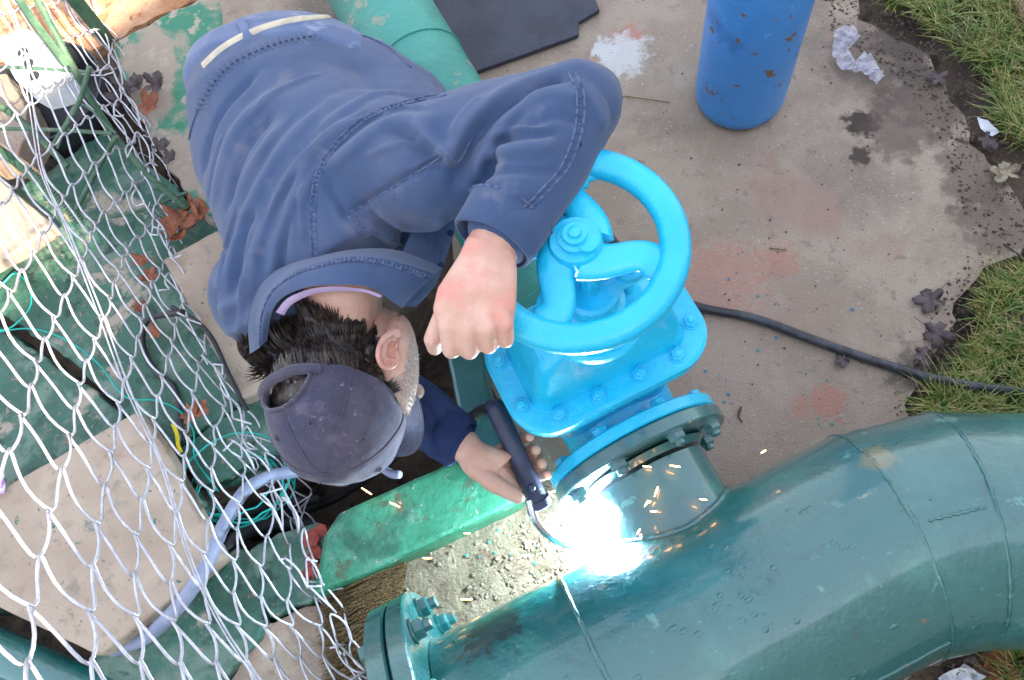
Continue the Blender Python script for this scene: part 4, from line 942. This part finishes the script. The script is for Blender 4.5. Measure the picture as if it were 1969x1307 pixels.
# ------------------------------------------------------------------ fence
fb_px = [(1000, 1700), (820, 1480), (700, 1307), (640, 1220), (590, 1130), (540, 1000), (480, 880), (430, 760), (380, 640), (330, 540), (305, 430), (285, 330), (240, 220), (200, 130), (165, 50), (120, -40), (60, -170), (-20, -300)]
base = smoothline([P(a, b, .02) for a, b in fb_px], 20)
cum = [0]
for a, b in zip(base[:-1], base[1:]): cum.append(cum[-1] + (b - a).length)
def on_base(s):
    s = min(max(s, 0), cum[-1] - 1e-4); i = np.searchsorted(cum, s) - 1; i = max(i, 0); t = (s - cum[i]) / (cum[i + 1] - cum[i])
    p = base[i].lerp(base[i + 1], t); d = (base[i + 1] - base[i]).normalized(); return p, d
def fence_pt(s, v, o=0.0):
    """s along the foot, v up the cloth (crumpled near the foot), o out of plane"""
    p, d = on_base(s); nrm = Vector((d.y, -d.x, 0))                 # towards the pit
    if nrm.x < 0: nrm = -nrm
    z = v - .10 * math.exp(-v / .22) + .02 if v < 3 else v
    crum = math.exp(-v / .16)
    wob = .012 * mnoise.noise(Vector((s * 2.1, v * 2.5, 0))) + crum * (.05 * mnoise.noise(Vector((s * 7, v * 9, 4))) + .03)
    ds = crum * .03 * mnoise.noise(Vector((s * 9, v * 12, 8))) + .006 * mnoise.noise(Vector((s * 3, v * 3, 5)))
    return p + d * ds + nrm * (wob + o) + Z0 * (z - .06 * crum + crum * .03 * mnoise.noise(Vector((s * 8, v * 14, 12))))
fn = empty('chain_link_fence', base[len(base) // 2], 'galvanised chain link fence crumpled at its foot along the left', 'fence')
pitch, cell = .068, .102; TOP = 1.32
nst = int(cum[-1] / pitch)
for k in range(nst):
    s0 = k * pitch; pts = []; rows = int(TOP / (cell / 2)); sub = 7; fold = random.choice((5, 6, 7)) if s0 > .3 else 0
    for j in range(-fold, rows):
        for q in range(sub):
            t = q / sub; w = (1 - math.cos(math.pi * t)) / 2 * .6 + t * .4
            a = w if j % 2 == 0 else 1 - w
            if k % 2: a = 1 - a
            sh_ = .005 if (j + k) % 2 else -.005
            v = (j + t) * cell / 2; fo = 0
            if v < 0: fo = .035 + .03 * mnoise.noise(Vector((s0 * 5, v * 6, 3))); v = -v * .62 + .01
            o = sh_ * math.sin(math.pi * t) + .0022 * (1 if k % 2 else -1) * math.cos(2 * math.pi * t)
            pts.append(fence_pt(s0 + (a * 1.06 - .03) * pitch, v, o + fo))
    end = pts[0]; pts = [end + Vector((random.uniform(-.02, .05), random.uniform(-.03, .02), random.uniform(-.01, .03))), end + Vector((random.uniform(-.005, .02), 0, -.006))] + pts
    V, Fc = tube_data(pts, .0023, 5); mk('wire', V, Fc, M_wire, fn, True)
# tension wires
for v, rr in ((.52, .0016), (.532, .0013), (1.22, .0018)):
    pts = [fence_pt(cum[-1] * i / 90, v - .0 + .006 * math.sin(i * .35 + v * 40), .006) for i in range(91)]
    tube('tension_wire', pts, rr, M_wire, fn, 6)
# tangled cut wires at the foot of the fence
mb = MB()
for i in range(26):
    s = random.uniform(.35, cum[-1] * .62); v = random.uniform(-.0, .16); q = fence_pt(s, v, random.uniform(0, .05)); pts = [q]
    d = Vector((random.uniform(-.2, 1), random.uniform(-.8, .6), random.uniform(-.3, .4))).normalized()
    for k in range(random.randint(2, 4)):
        q = q + d * random.uniform(.015, .045); pts.append(q); d = (d + Vector((random.gauss(0, .9), random.gauss(0, .9), random.gauss(0, .4)))).normalized()
    mb.add(*tube_data(pts, .0011, 5))
tag(mb.build('tangled_wire_ends', M_wire, fn), kind='stuff')

# ------------------------------------------------------------------ rods and clutter behind the fence (upper left)
def rebar(pts, r, lab, mat=M_rebar, ribs=True, name='rebar'):
    pts = smoothline(PL(pts), 40 if ribs else 10)
    rr = [r * (1.14 if (i // 1) % 2 else .92) for i in range(len(pts))] if ribs else r
    o = tube(name, pts, rr, mat, None, 8); return tag(o, lab, 'steel rod', 'green steel rods behind the fence')
rebar([(62, -20, .5), (120, 90, .42), (175, 190, .3), (232, 275, .2), (300, 350, .12), (362, 402, .08)], .008, 'long green ribbed bar running down from the top left corner to the red leaves')
rebar([(-20, 275, .35), (60, 335, .3), (155, 425, .2)], .011, 'thick green ribbed bar above the beige slab at the left edge')
rebar([(-20, 190, .3), (50, 240, .25), (130, 320, .2)], .008, 'green ribbed bar between the black tub and the left edge')
rebar([(-20, 246, .3), (110, 250, .28), (216, 256, .26)], .005, 'thin straight green rod lying level across the black tub', ribs=False)
rebar([(-20, 128, .34), (60, 131, .33), (168, 138, .32)], .004, 'thin straight green rod crossing the white block', ribs=False)
rebar([(172, 128, .4), (150, 200, .34), (105, 275, .26)], .006, 'short green rod leaning across the dark hollow', ribs=False)
rebar([(224, 262, .28), (190, 320, .2), (145, 405, .1)], .006, 'rusty wire bound green rod sloping to the green floor')
rebar([(222, 256, .26), (150, 200, .3), (110, 285, .25)], .003, 'thinnest bent green wire rod beside the level rod', ribs=False)
rebar([(150, 420, .1), (250, 410, .08), (360, 370, .06)], .005, 'green rod lying flat beside the red brown leaves', ribs=False)
V, Fc = tube_data(PL([(112, -40, .45), (212, 82, .05)]), .018, 4, .5); tag(mk('angle_iron', V, Fc, M_rebar_dk, None, False), 'dark green angle iron post at the edge of the red soil', 'steel post')
V, Fc = tube_data(PL([(18, -30, .62), (60, 35, .6), (128, 125, .5)]), .013, 4, .6); tag(mk('angle_iron', V, Fc, M_rebar, None, False), 'sunlit pale green angle iron beside the white block', 'steel post')
# black tub
tb_ = empty('black_tub', P(110, 230, .0), 'broken black plastic tub behind the fence under the white block', 'tub')
ca = P(135, 225, .0)
V, Fc = lathe_data([(.14, .0), (.15, .06), (.16, .12), (.166, .12), (.155, .06), (.14, .02)], ca, Z0, 40); mk('tub_wall', V, Fc, M_black, tb_, True, 40)
tag(slab('concrete_lump', [(-60, 150), (10, 140), (60, 210), (30, 300), (-60, 310)], .16, .1, M_apron, amp=.02, step=.03, seed=21), 'grey broken concrete lump at the left edge beside the black tub', 'concrete lump')
# white block with three holes
wb = empty('white_block', P(55, 110, .22), 'weathered white block with small round holes behind the fence', 'block')
slab('block_body', [(-10, 75), (42, 52), (70, 60), (118, 128), (110, 150), (52, 168), (30, 150), (0, 110)], .30, .1, M_white, wb, amp=.004, step=.03, bev=.006)
for x, y in ((44, 101), (55, 122), (66, 146)): lathe('hole', [(.014, 0), (.014, .0015)], P(x, y, .3005), Z0, M_black, wb, 16); lathe('hole_ring', [(.016, 0), (.016, .0008)], P(x, y - 3, .3), Z0, M_belt, wb, 16)

# ------------------------------------------------------------------ cables and hoses
tag(tube('black_cable', smoothline([P(1040, 470, .02), P(1100, 418, .02), P(1150, 430, .012), P(1220, 510, .012), P(1320, 582, .013), P(1450, 612, .012), P(1560, 652, .012), P(1700, 700, .012), P(1830, 735, .02), P(1990, 756, .02), P(2200, 770, .01)], 12), .0105, M_cable, None, 12), 'black rubber cable running from behind the valve to the right edge', 'cable')
tag(tube('grey_hose', smoothline([P(640, 880, -.03), P(575, 905, .06), P(520, 915, .09), P(470, 945, .12), P(430, 1010, .15), P(395, 1090, .17), P(340, 1170, .14), P(280, 1225, .07), P(215, 1250, .05)], 12), [.013 + .003 * (i / 96) for i in range(97)], M_hose, None, 14), 'curved grey blue hose rising out of the pit over the beige slab', 'hose')
tag(tube('green_twine', smoothline([P(-20, 640, .05), P(60, 632, .045), P(130, 655, .05), P(190, 700, .055), P(240, 762, .06), P(300, 770, .05), P(345, 790, .06), P(372, 830, .04), P(375, 880, .04), P(420, 945, .03)], 12), .0022, M_twine, None, 6), 'turquoise twine trailing over the ragged crack in the green floor', 'twine')
tag(tube('green_twine', smoothline([P(-20, 560, .05), P(5, 545, .06), P(30, 525, .06), P(55, 550, .06), P(58, 590, .05), P(20, 630, .05), P(-20, 635, .05)], 10), .0024, M_twine, None, 6), 'looped turquoise twine at the left edge above the crack', 'twine')
cpts = []
for k in range(150):
    a = k * .24; r = .085 + .02 * math.sin(k * .13) + .008 * random.random(); c = P(478, 935, -.03); cpts.append(c + Vector((math.cos(a) * r * 1.2, math.sin(a) * r, .03 * math.sin(a * .3) + .0005 * k)))
tag(tube('green_twine', smoothline(cpts, 2), .0022, M_twine, None, 5), 'coil of turquoise twine hanging in the dark pit', 'twine')
tag(tube('black_hose', smoothline([P(600, 1010, -.12), P(520, 1010, -.06), P(460, 1030, .0), P(425, 1070, .02), P(380, 1100, .0)], 10), .016, M_black, None, 12), 'black hose at the lower lip of the pit beside the beige slab', 'hose')
tag(tube('black_hose', smoothline([P(610, 960, -.16), P(530, 970, -.1), P(450, 1000, -.03), P(400, 1040, .0)], 10), .013, M_black, None, 12), 'second black hose lying deeper in the pit', 'hose')
tag(tube('black_cable', smoothline([P(352, 600, .17), P(285, 615, .07), P(275, 665, .05), P(300, 715, .05), P(335, 745, .05), P(345, 800, .05), P(342, 870, .03)], 12), .0075, M_black, None, 10), 'black looped cable on the green floor leading to the yellow tape', 'cable')
tag(tube('black_cable', smoothline([P(330, 590, .14), P(380, 620, .13), P(410, 655, .135), P(440, 720, .13), P(475, 790, .10)], 12), .006, M_black, None, 10), 'thin black cable crossing the beige slab beside the shoulder', 'cable')
V, Fc = tube_data(smoothline([P(332, 815, .075), P(340, 835, .08), P(342, 855, .08), P(348, 870, .075)], 4), [.007] * 13, 5, .5); tag(mk('yellow_tape', V, Fc, M_yellow, None, False), 'strip of yellow tape tied on the black cable', 'tape')
V, Fc = tube_data(smoothline([P(735, 900, .32), P(755, 912, .32), P(768, 912, .33)], 4), [.008] * 9, 8); tag(mk('cap_strap', V, Fc, M_hose), 'short pale blue tube end sticking out under the cap brim', 'tube')
bpy.data.objects['cap_strap'].name = 'tube_end'
tag(tube('striped_stick', PL([(1935, -40, .05), (1985, 60, .05)]), .012, M_straw, None, 8), 'brown and white stick at the top right corner over the grass', 'stick')
tag(tube('twig', smoothline([P(1185, 183, .004), P(1220, 187, .006), P(1255, 192, .006), P(1288, 197, .004)], 4), [.0018, .0014], M_straw, None, 5), 'thin dry twig on the concrete between elbow and gas cylinder', 'twig')
tag(tube('twig', smoothline([P(1425, 782, .003), P(1420, 800, .006), P(1428, 812, .003)], 4), [.003, .0015], M_leafdark, None, 5), 'short curled dark twig on the pinkish concrete right of the flange', 'twig')
tag(tube('twig', PL([(1480, 476, .003), (1512, 479, .003)]), .0025, M_pebble, None, 5), 'small straight grey stick on the concrete right of the handwheel', 'twig')
tag(tube('twig', PL([(1930, 468, .003), (1975, 500, .003)]), .002, M_leafdark, None, 5), 'thin dark twig at the right edge between the grass patches', 'twig')

# ------------------------------------------------------------------ leaves
def leaf(px, py, z, size, rot, mat, lab, group=None, lobes=5, curl=.3):
    c = P(px, py, z); V = [Vector((0, 0, 0))]; n = 40; ring = []
    for k in range(n):
        a = 2 * math.pi * k / n; r = size * (.5 + .5 * abs(math.cos(a * lobes / 2)) ** .9) * (1 - .16 * abs(math.sin(a * lobes * 1.5 + rot))) * (1 - .25 * (1 + math.cos(a)) * .5) * random.uniform(.93, 1.05)
        ring.append((a, r))
    for rr in (.5, 1.0):
        for a, r in ring:
            x, y = math.cos(a) * r * rr, math.sin(a) * r * rr * .85
            V.append(Vector((x, y, curl * (x * x + .6 * y * y) / size * (1.2 if rr == 1 else 1) + .12 * size * math.sin(3 * a + rot) * rr)))
    Fc = [(0, 1 + k, 1 + (k + 1) % n) for k in range(n)] + [(1 + k, 1 + n + k, 1 + n + (k + 1) % n, 1 + (k + 1) % n) for k in range(n)]
    Rm = Matrix.Rotation(rot, 3, 'Z') @ Matrix.Rotation(random.uniform(-.35, .35), 3, 'X')
    V = [c + Rm @ v for v in V]; zmin = min(v.z for v in V)
    o = mk('dead_leaf', V, Fc, mat, None, True); so2 = o.modifiers.new('t', 'SOLIDIFY'); so2.thickness = .0007
    st = tube('stalk', [c + Rm @ Vector((0, 0, .001)), c + Rm @ Vector((size * 1.3, size * .2, .004))], .0008, mat, o, 4)
    return tag(o, lab, 'leaf', group)
for i, (x, y, s) in enumerate([(345, 418, .045), (375, 425, .05), (330, 440, .04), (362, 400, .038), (392, 410, .04), (345, 455, .035)]):
    leaf(x, y, .075 + .012 * (i % 3), s, i * 1.3, M_leafred, ('curled red brown leaf in the middle of the heap above the beige slab', 'largest red brown leaf of the heap beside the man', 'red brown leaf at the left end of the heap above the beige slab', 'topmost red brown leaf of the heap beside the man', 'red brown leaf of the heap touching the man', 'lowest red brown leaf of the heap, at the beige slab corner')[i], 'leaf heap above the beige slab', curl=.8)
for i, (x, y, s) in enumerate([(255, 165, .06), (300, 160, .055), (285, 205, .05), (235, 190, .05), (310, 280, .04), (325, 305, .03)]):
    leaf(x, y, .07 + .01 * (i % 3), s, i * 2.1 + .4, M_leafdark if i != 2 else M_leafred, ('largest withered dark leaf on the beige worn paint', 'withered dark leaf nearest the man on the beige worn paint', 'brown curled leaf below the dark withered leaves left of the belt', 'leftmost withered dark leaf under the fence edge', 'withered dark leaf in the gap left of the shirt hem', 'smallest withered dark leaf just above the red brown heap')[i], 'withered leaves left of the belt', curl=.6)
for i, (x, y, s) in enumerate([(275, 500, .03), (290, 530, .035), (268, 590, .03), (385, 785, .035), (365, 800, .03), (300, 640, .03)]):
    leaf(x, y, .07, s, i * 1.1, M_leafred, ('red brown leaf under the mesh at the upper corner of the small beige slab', 'red brown leaf under the mesh left of the small beige slab', 'red brown leaf beside the looped black cable', 'red brown leaf right of the yellow tape', 'red brown leaf just above the yellow tape', 'red brown leaf between small beige slab and black cable loop')[i], 'leaves under the fence mesh', curl=.7)
leaf(1790, 575, .012, .05, .6, M_leafdark, 'dark wet leaf on the concrete at the upper end of the middle grass patch', curl=.1)
leaf(1800, 640, .012, .045, 2.2, M_leafdark, 'dark wet leaf half under the middle grass patch', curl=.15)
leaf(1775, 690, .012, .035, 4.0, M_leafdark, 'dark leaf touching the black cable by the grass', curl=.15)
leaf(1620, 692, .010, .024, 1.0, M_leafdark, 'small blue black leaf just below the black cable', curl=.2)
leaf(1800, 150, .012, .035, 3.0, M_leafdark, 'black leaf beside the upper grass patch', curl=.2)
leaf(1900, 270, .012, .035, 1.5, M_leafdark, 'dark leaf under the white paper scrap', curl=.2)
leaf(1935, 330, .014, .05, .3, M_pebble, 'grey brown leaf at the right edge below the upper grass', curl=.2)
for i, (x, y, s) in enumerate([(1860, 1290, .05), (1920, 1270, .05), (1950, 1300, .045), (1900, 1300, .04), (1830, 1310, .05)]):
    leaf(x, y, .02, s, i * 1.7, M_leafred if i % 2 else M_leafdark, ('dark fallen leaf just under the elbow edge', 'red brown fallen leaf under the far pipe at the right edge', 'dark fallen leaf in the bottom right corner', 'red brown fallen leaf beside the pale sheet under the elbow', 'dark fallen leaf under the pale sheet at the bottom edge')[i], 'leaves under the elbow', curl=.5)

# litter
def crumple(name, pts_px, z, mat, lab, cat, amp=.012, step=.012, seed=1):
    pts = jag(PL([(a, b, z) for a, b in pts_px]), .015, .004, seed); bm = bmesh.new(); vs_ = [bm.verts.new(p) for p in pts]; bm.faces.new(vs_); bmesh.ops.triangulate(bm, faces=bm.faces[:])
    for _ in range(6):
        es = [e for e in bm.edges if e.calc_length() > step * 1.4]
        if not es: break
        bmesh.ops.subdivide_edges(bm, edges=es, cuts=1); bmesh.ops.triangulate(bm, faces=bm.faces[:])
    for v in bm.verts: v.co.z += amp * abs(mnoise.noise(Vector((v.co.x * 60, v.co.y * 60, seed)))) * 1.6 + amp * .5 * mnoise.noise(Vector((v.co.x * 140, v.co.y * 140, seed)))
    me = bpy.data.meshes.new(name); bm.to_mesh(me); bm.free(); me.materials.append(mat); o = link(name, me); return tag(o, lab, cat)
crumple('plastic_wrapper', [(1602, 62), (1640, 50), (1652, 75), (1630, 95), (1645, 120), (1660, 100), (1680, 115), (1700, 150), (1680, 165), (1655, 140), (1620, 135), (1600, 110)], .012, M_printed, 'crumpled clear printed plastic wrapper on the concrete right of the gas cylinder', 'wrapper', .018, .01)
crumple('paper_scrap', [(1880, 225), (1900, 232), (1920, 255), (1905, 262), (1885, 248)], .014, M_white, 'small white scrap beside the upper grass patch', 'paper', .006)
crumple('purple_wrapper', [(-20, 905), (8, 900), (14, 930), (8, 948), (-20, 950)], .13, M_purple, 'purple wrapper on the beige slab at the left edge', 'wrapper', .01)
crumple('plastic_wrapper', [(1800, 1307), (1850, 1275), (1885, 1300), (1870, 1330), (1820, 1340)], .03, M_white, 'crumpled pale sheet under the elbow at the lower right corner', 'wrapper', .03)

# ------------------------------------------------------------------ grass
def grass_patch(poly_px, n, lab_name, h=(.04, .10), edge=.0):
    poly = [P(a, b, 0) for a, b in poly_px]; xs = [p.x for p in poly]; ys = [p.y for p in poly]; V = []; Fc = []; c = 0
    while c < n:
        x, y = random.uniform(min(xs), max(xs)), random.uniform(min(ys), max(ys))
        q = mnoise.noise_vector(Vector((x * 14, y * 14, 2))) * .03
        if not inside(x + q.x, y + q.y, poly) or mnoise.noise(Vector((x * 11, y * 11, 5))) + random.gauss(0, .12) < -.05: continue
        c += 1; L_ = random.uniform(*h) * random.choice((.5, .8, 1, 1.2)) * (1 + .5 * mnoise.noise(Vector((x * 7, y * 7, 1)))); a = random.uniform(0, 2 * math.pi) if random.random() < .6 else random.gauss(2.6, .7)
        d = Vector((math.cos(a), math.sin(a), 0)); sdv = Vector((-d.y, d.x, 0)) * random.uniform(.0011, .0022); lean = random.uniform(.5, 1.25); b0 = Vector((x, y, -.02)); i0 = len(V)
        for k, t in enumerate((0, .35, .7, 1)):
            p = b0 + d * L_ * lean * t * t + Z0 * (L_ * (t - .32 * lean * t * t)); w = (1, .9, .6, .08)[k]; V += [p - sdv * w, p + sdv * w]
        for k in range(3): Fc.append((i0 + 2 * k, i0 + 2 * k + 1, i0 + 2 * k + 3, i0 + 2 * k + 2))
    me = bpy.data.meshes.new(lab_name); me.from_pydata(V, [], Fc); me.update(); me.materials.append(M_grass); me.polygons.foreach_set('use_smooth', [True] * len(me.polygons))
    return tag(link(lab_name, me), 'unmown green and straw coloured grass', 'grass', None, 'stuff')
grass_patch([(1680, -80), (1700, -5), (1770, 30), (1835, 85), (1885, 130), (1895, 200), (1930, 250), (1990, 300), (2100, 330), (2100, -100)], 7500, 'grass')
grass_patch([(2100, 510), (1980, 510), (1900, 555), (1870, 610), (1860, 680), (1800, 740), (1785, 800), (1800, 900), (2100, 900)], 5500, 'grass', (.03, .075))
grass_patch([(1960, 1210), (2100, 1180), (2100, 1500), (1900, 1400)], 1500, 'grass')

# ------------------------------------------------------------------ dry bristles, pebbles, paint chips, sparks
mb = MB()
for i in range(1300):
    t = random.random(); s_ = random.random()
    a = P(760 - 40 * s_ + 25 * random.random(), 1080 + 260 * s_, .03 + .03 * random.random()); b = P(600 + 60 * s_ * random.random() + 30 * random.random(), 1165 + 230 * s_ ** 1.1 + random.gauss(0, 16) , -.03 + .08 * random.random())
    m_ = a.lerp(b, .5) + Vector((random.gauss(0, .004), random.gauss(0, .004), .01 + random.random() * .02)); mb.add(*tube_data([a, m_, b], [.0016, .0014, .0005], 3))
tag(mb.build('dry_bristles', M_straw), 'bed of dry brown straw bristles between kerb and blind flange', 'straw', None, 'stuff')
def scatter(name, n, poly_px, z, mat, smin, smax, lab, cat, flat=.6, cluster=None, zoff=0):
    poly = [P(a, b, z) for a, b in poly_px]; xs = [p.x for p in poly]; ys = [p.y for p in poly]; mb = MB(); c = 0
    while c < n:
        x, y = random.uniform(min(xs), max(xs)), random.uniform(min(ys), max(ys))
        if not inside(x, y, poly): continue
        if cluster and random.random() > math.exp(-((Vector((x, y, z)) - cluster[0]).length / cluster[1]) ** 2) + cluster[2]: continue
        c += 1; s = smin + (smax - smin) * random.random() ** 3; k = random.randint(5, 7); ph = random.random() * 6
        pts = [Vector((x + math.cos(ph + 6.283 * i / k) * s * random.uniform(.6, 1), y + math.sin(ph + 6.283 * i / k) * s * random.uniform(.6, 1), z)) for i in range(k)]
        top = [p * .5 + Vector((x, y, z)) * .5 + Z0 * s * flat for p in pts]
        mb.add(pts + top, [tuple(range(k, 2 * k))] + [(i, (i + 1) % k, (i + 1) % k + k, i + k) for i in range(k)])
    return tag(mb.build(name, mat, None, False), lab, cat, None, 'stuff')
sandpx = [(760, 1090), (990, 970), (1045, 950), (1150, 1060), (1120, 1120), (900, 1220), (780, 1150)]
scatter('gravel', 650, sandpx, .014, M_pebble, .0012, .008, 'loose grit and small stones on the sandy floor', 'gravel', .7, (P(1050, 1110, .01), .10, .15))
scatter('paint_flakes', 26, sandpx, .018, M_greenpipe, .002, .006, 'turquoise paint flakes on the sandy floor', 'paint flakes', .2)
scatter('paint_flakes', 80, [(1250, 480), (1750, 480), (1700, 760), (1450, 930), (1300, 850)], .002, M_chip, .001, .006, 'blue and green paint flakes on the concrete right of the valve', 'paint flakes', .15, (P(1380, 700, 0), .25, .2))
scatter('dark_crumbs', 260, [(1000, 100), (1900, 50), (1900, 700), (1500, 850), (1200, 400)], .002, M_leafdark, .001, .004, 'dark crumbs of dirt scattered over the concrete', 'dirt', .5)
scatter('soil_crumbs', 2600, [(1560, -60), (1700, -60), (1800, 80), (1900, 180), (1969, 330), (2000, 520), (1880, 560), (1850, 660), (1800, 800), (1700, 800), (1740, 700), (1810, 560), (1880, 480), (1820, 300), (1740, 160), (1600, 60)], .0, M_soil, .0008, .0065, 'dark soil crumbs spread over the ragged right edge of the concrete', 'soil', .6)
M_spark = emis('hot_spark', (1, .42, .12), 9)
sparks = [(705, 944, 28, -33), (759, 970, 26, -25), (822, 1073, 20, 0), (898, 1025, 14, 0), (897, 1152, 26, 0), (1006, 1020, 10, 0), (1012, 1040, 16, -25), (1022, 1050, 16, -60), (1015, 1068, 26, 0), (1058, 1064, 16, -70), (1052, 1108, 22, 25), (1024, 1040, 14, -20), (1086, 1056, 34, -5), (1096, 1073, 40, 5), (1050, 1046, 14, -50), (1244, 897, 16, -8), (1298, 896, 20, -8), (1262, 945, 20, 70), (1243, 968, 14, 60), (1247, 966, 10, 30), (1257, 983, 12, 0), (1352, 960, 14, -8), (1228, 1022, 12, 60), (1232, 1032, 10, 80), (1060, 950, 16, -45), (1064, 945, 10, 10), (1101, 943, 10, 30), (1054, 919, 5, 0), (1468, 868, 10, 30), (1065, 1090, 10, -30), (1040, 1075, 8, 0), (1075, 1035, 12, -35), (1000, 1080, 8, 10)]
for x, y, l_, an in sparks:
    z = .12 if y > 930 and x < 1150 else .4; c = P(x, y, z); d = (CR * math.cos(math.radians(an)) + CU * math.sin(math.radians(an))); h_ = l_ / 1100 / 2
    V, Fc = tube_data([c - d * h_, c, c + d * h_], [.0006, .0013, .0008], 5); tag(mk('spark', V, Fc, M_spark), 'glowing orange spark flying from the weld', 'spark', 'sparks around the welding arc')
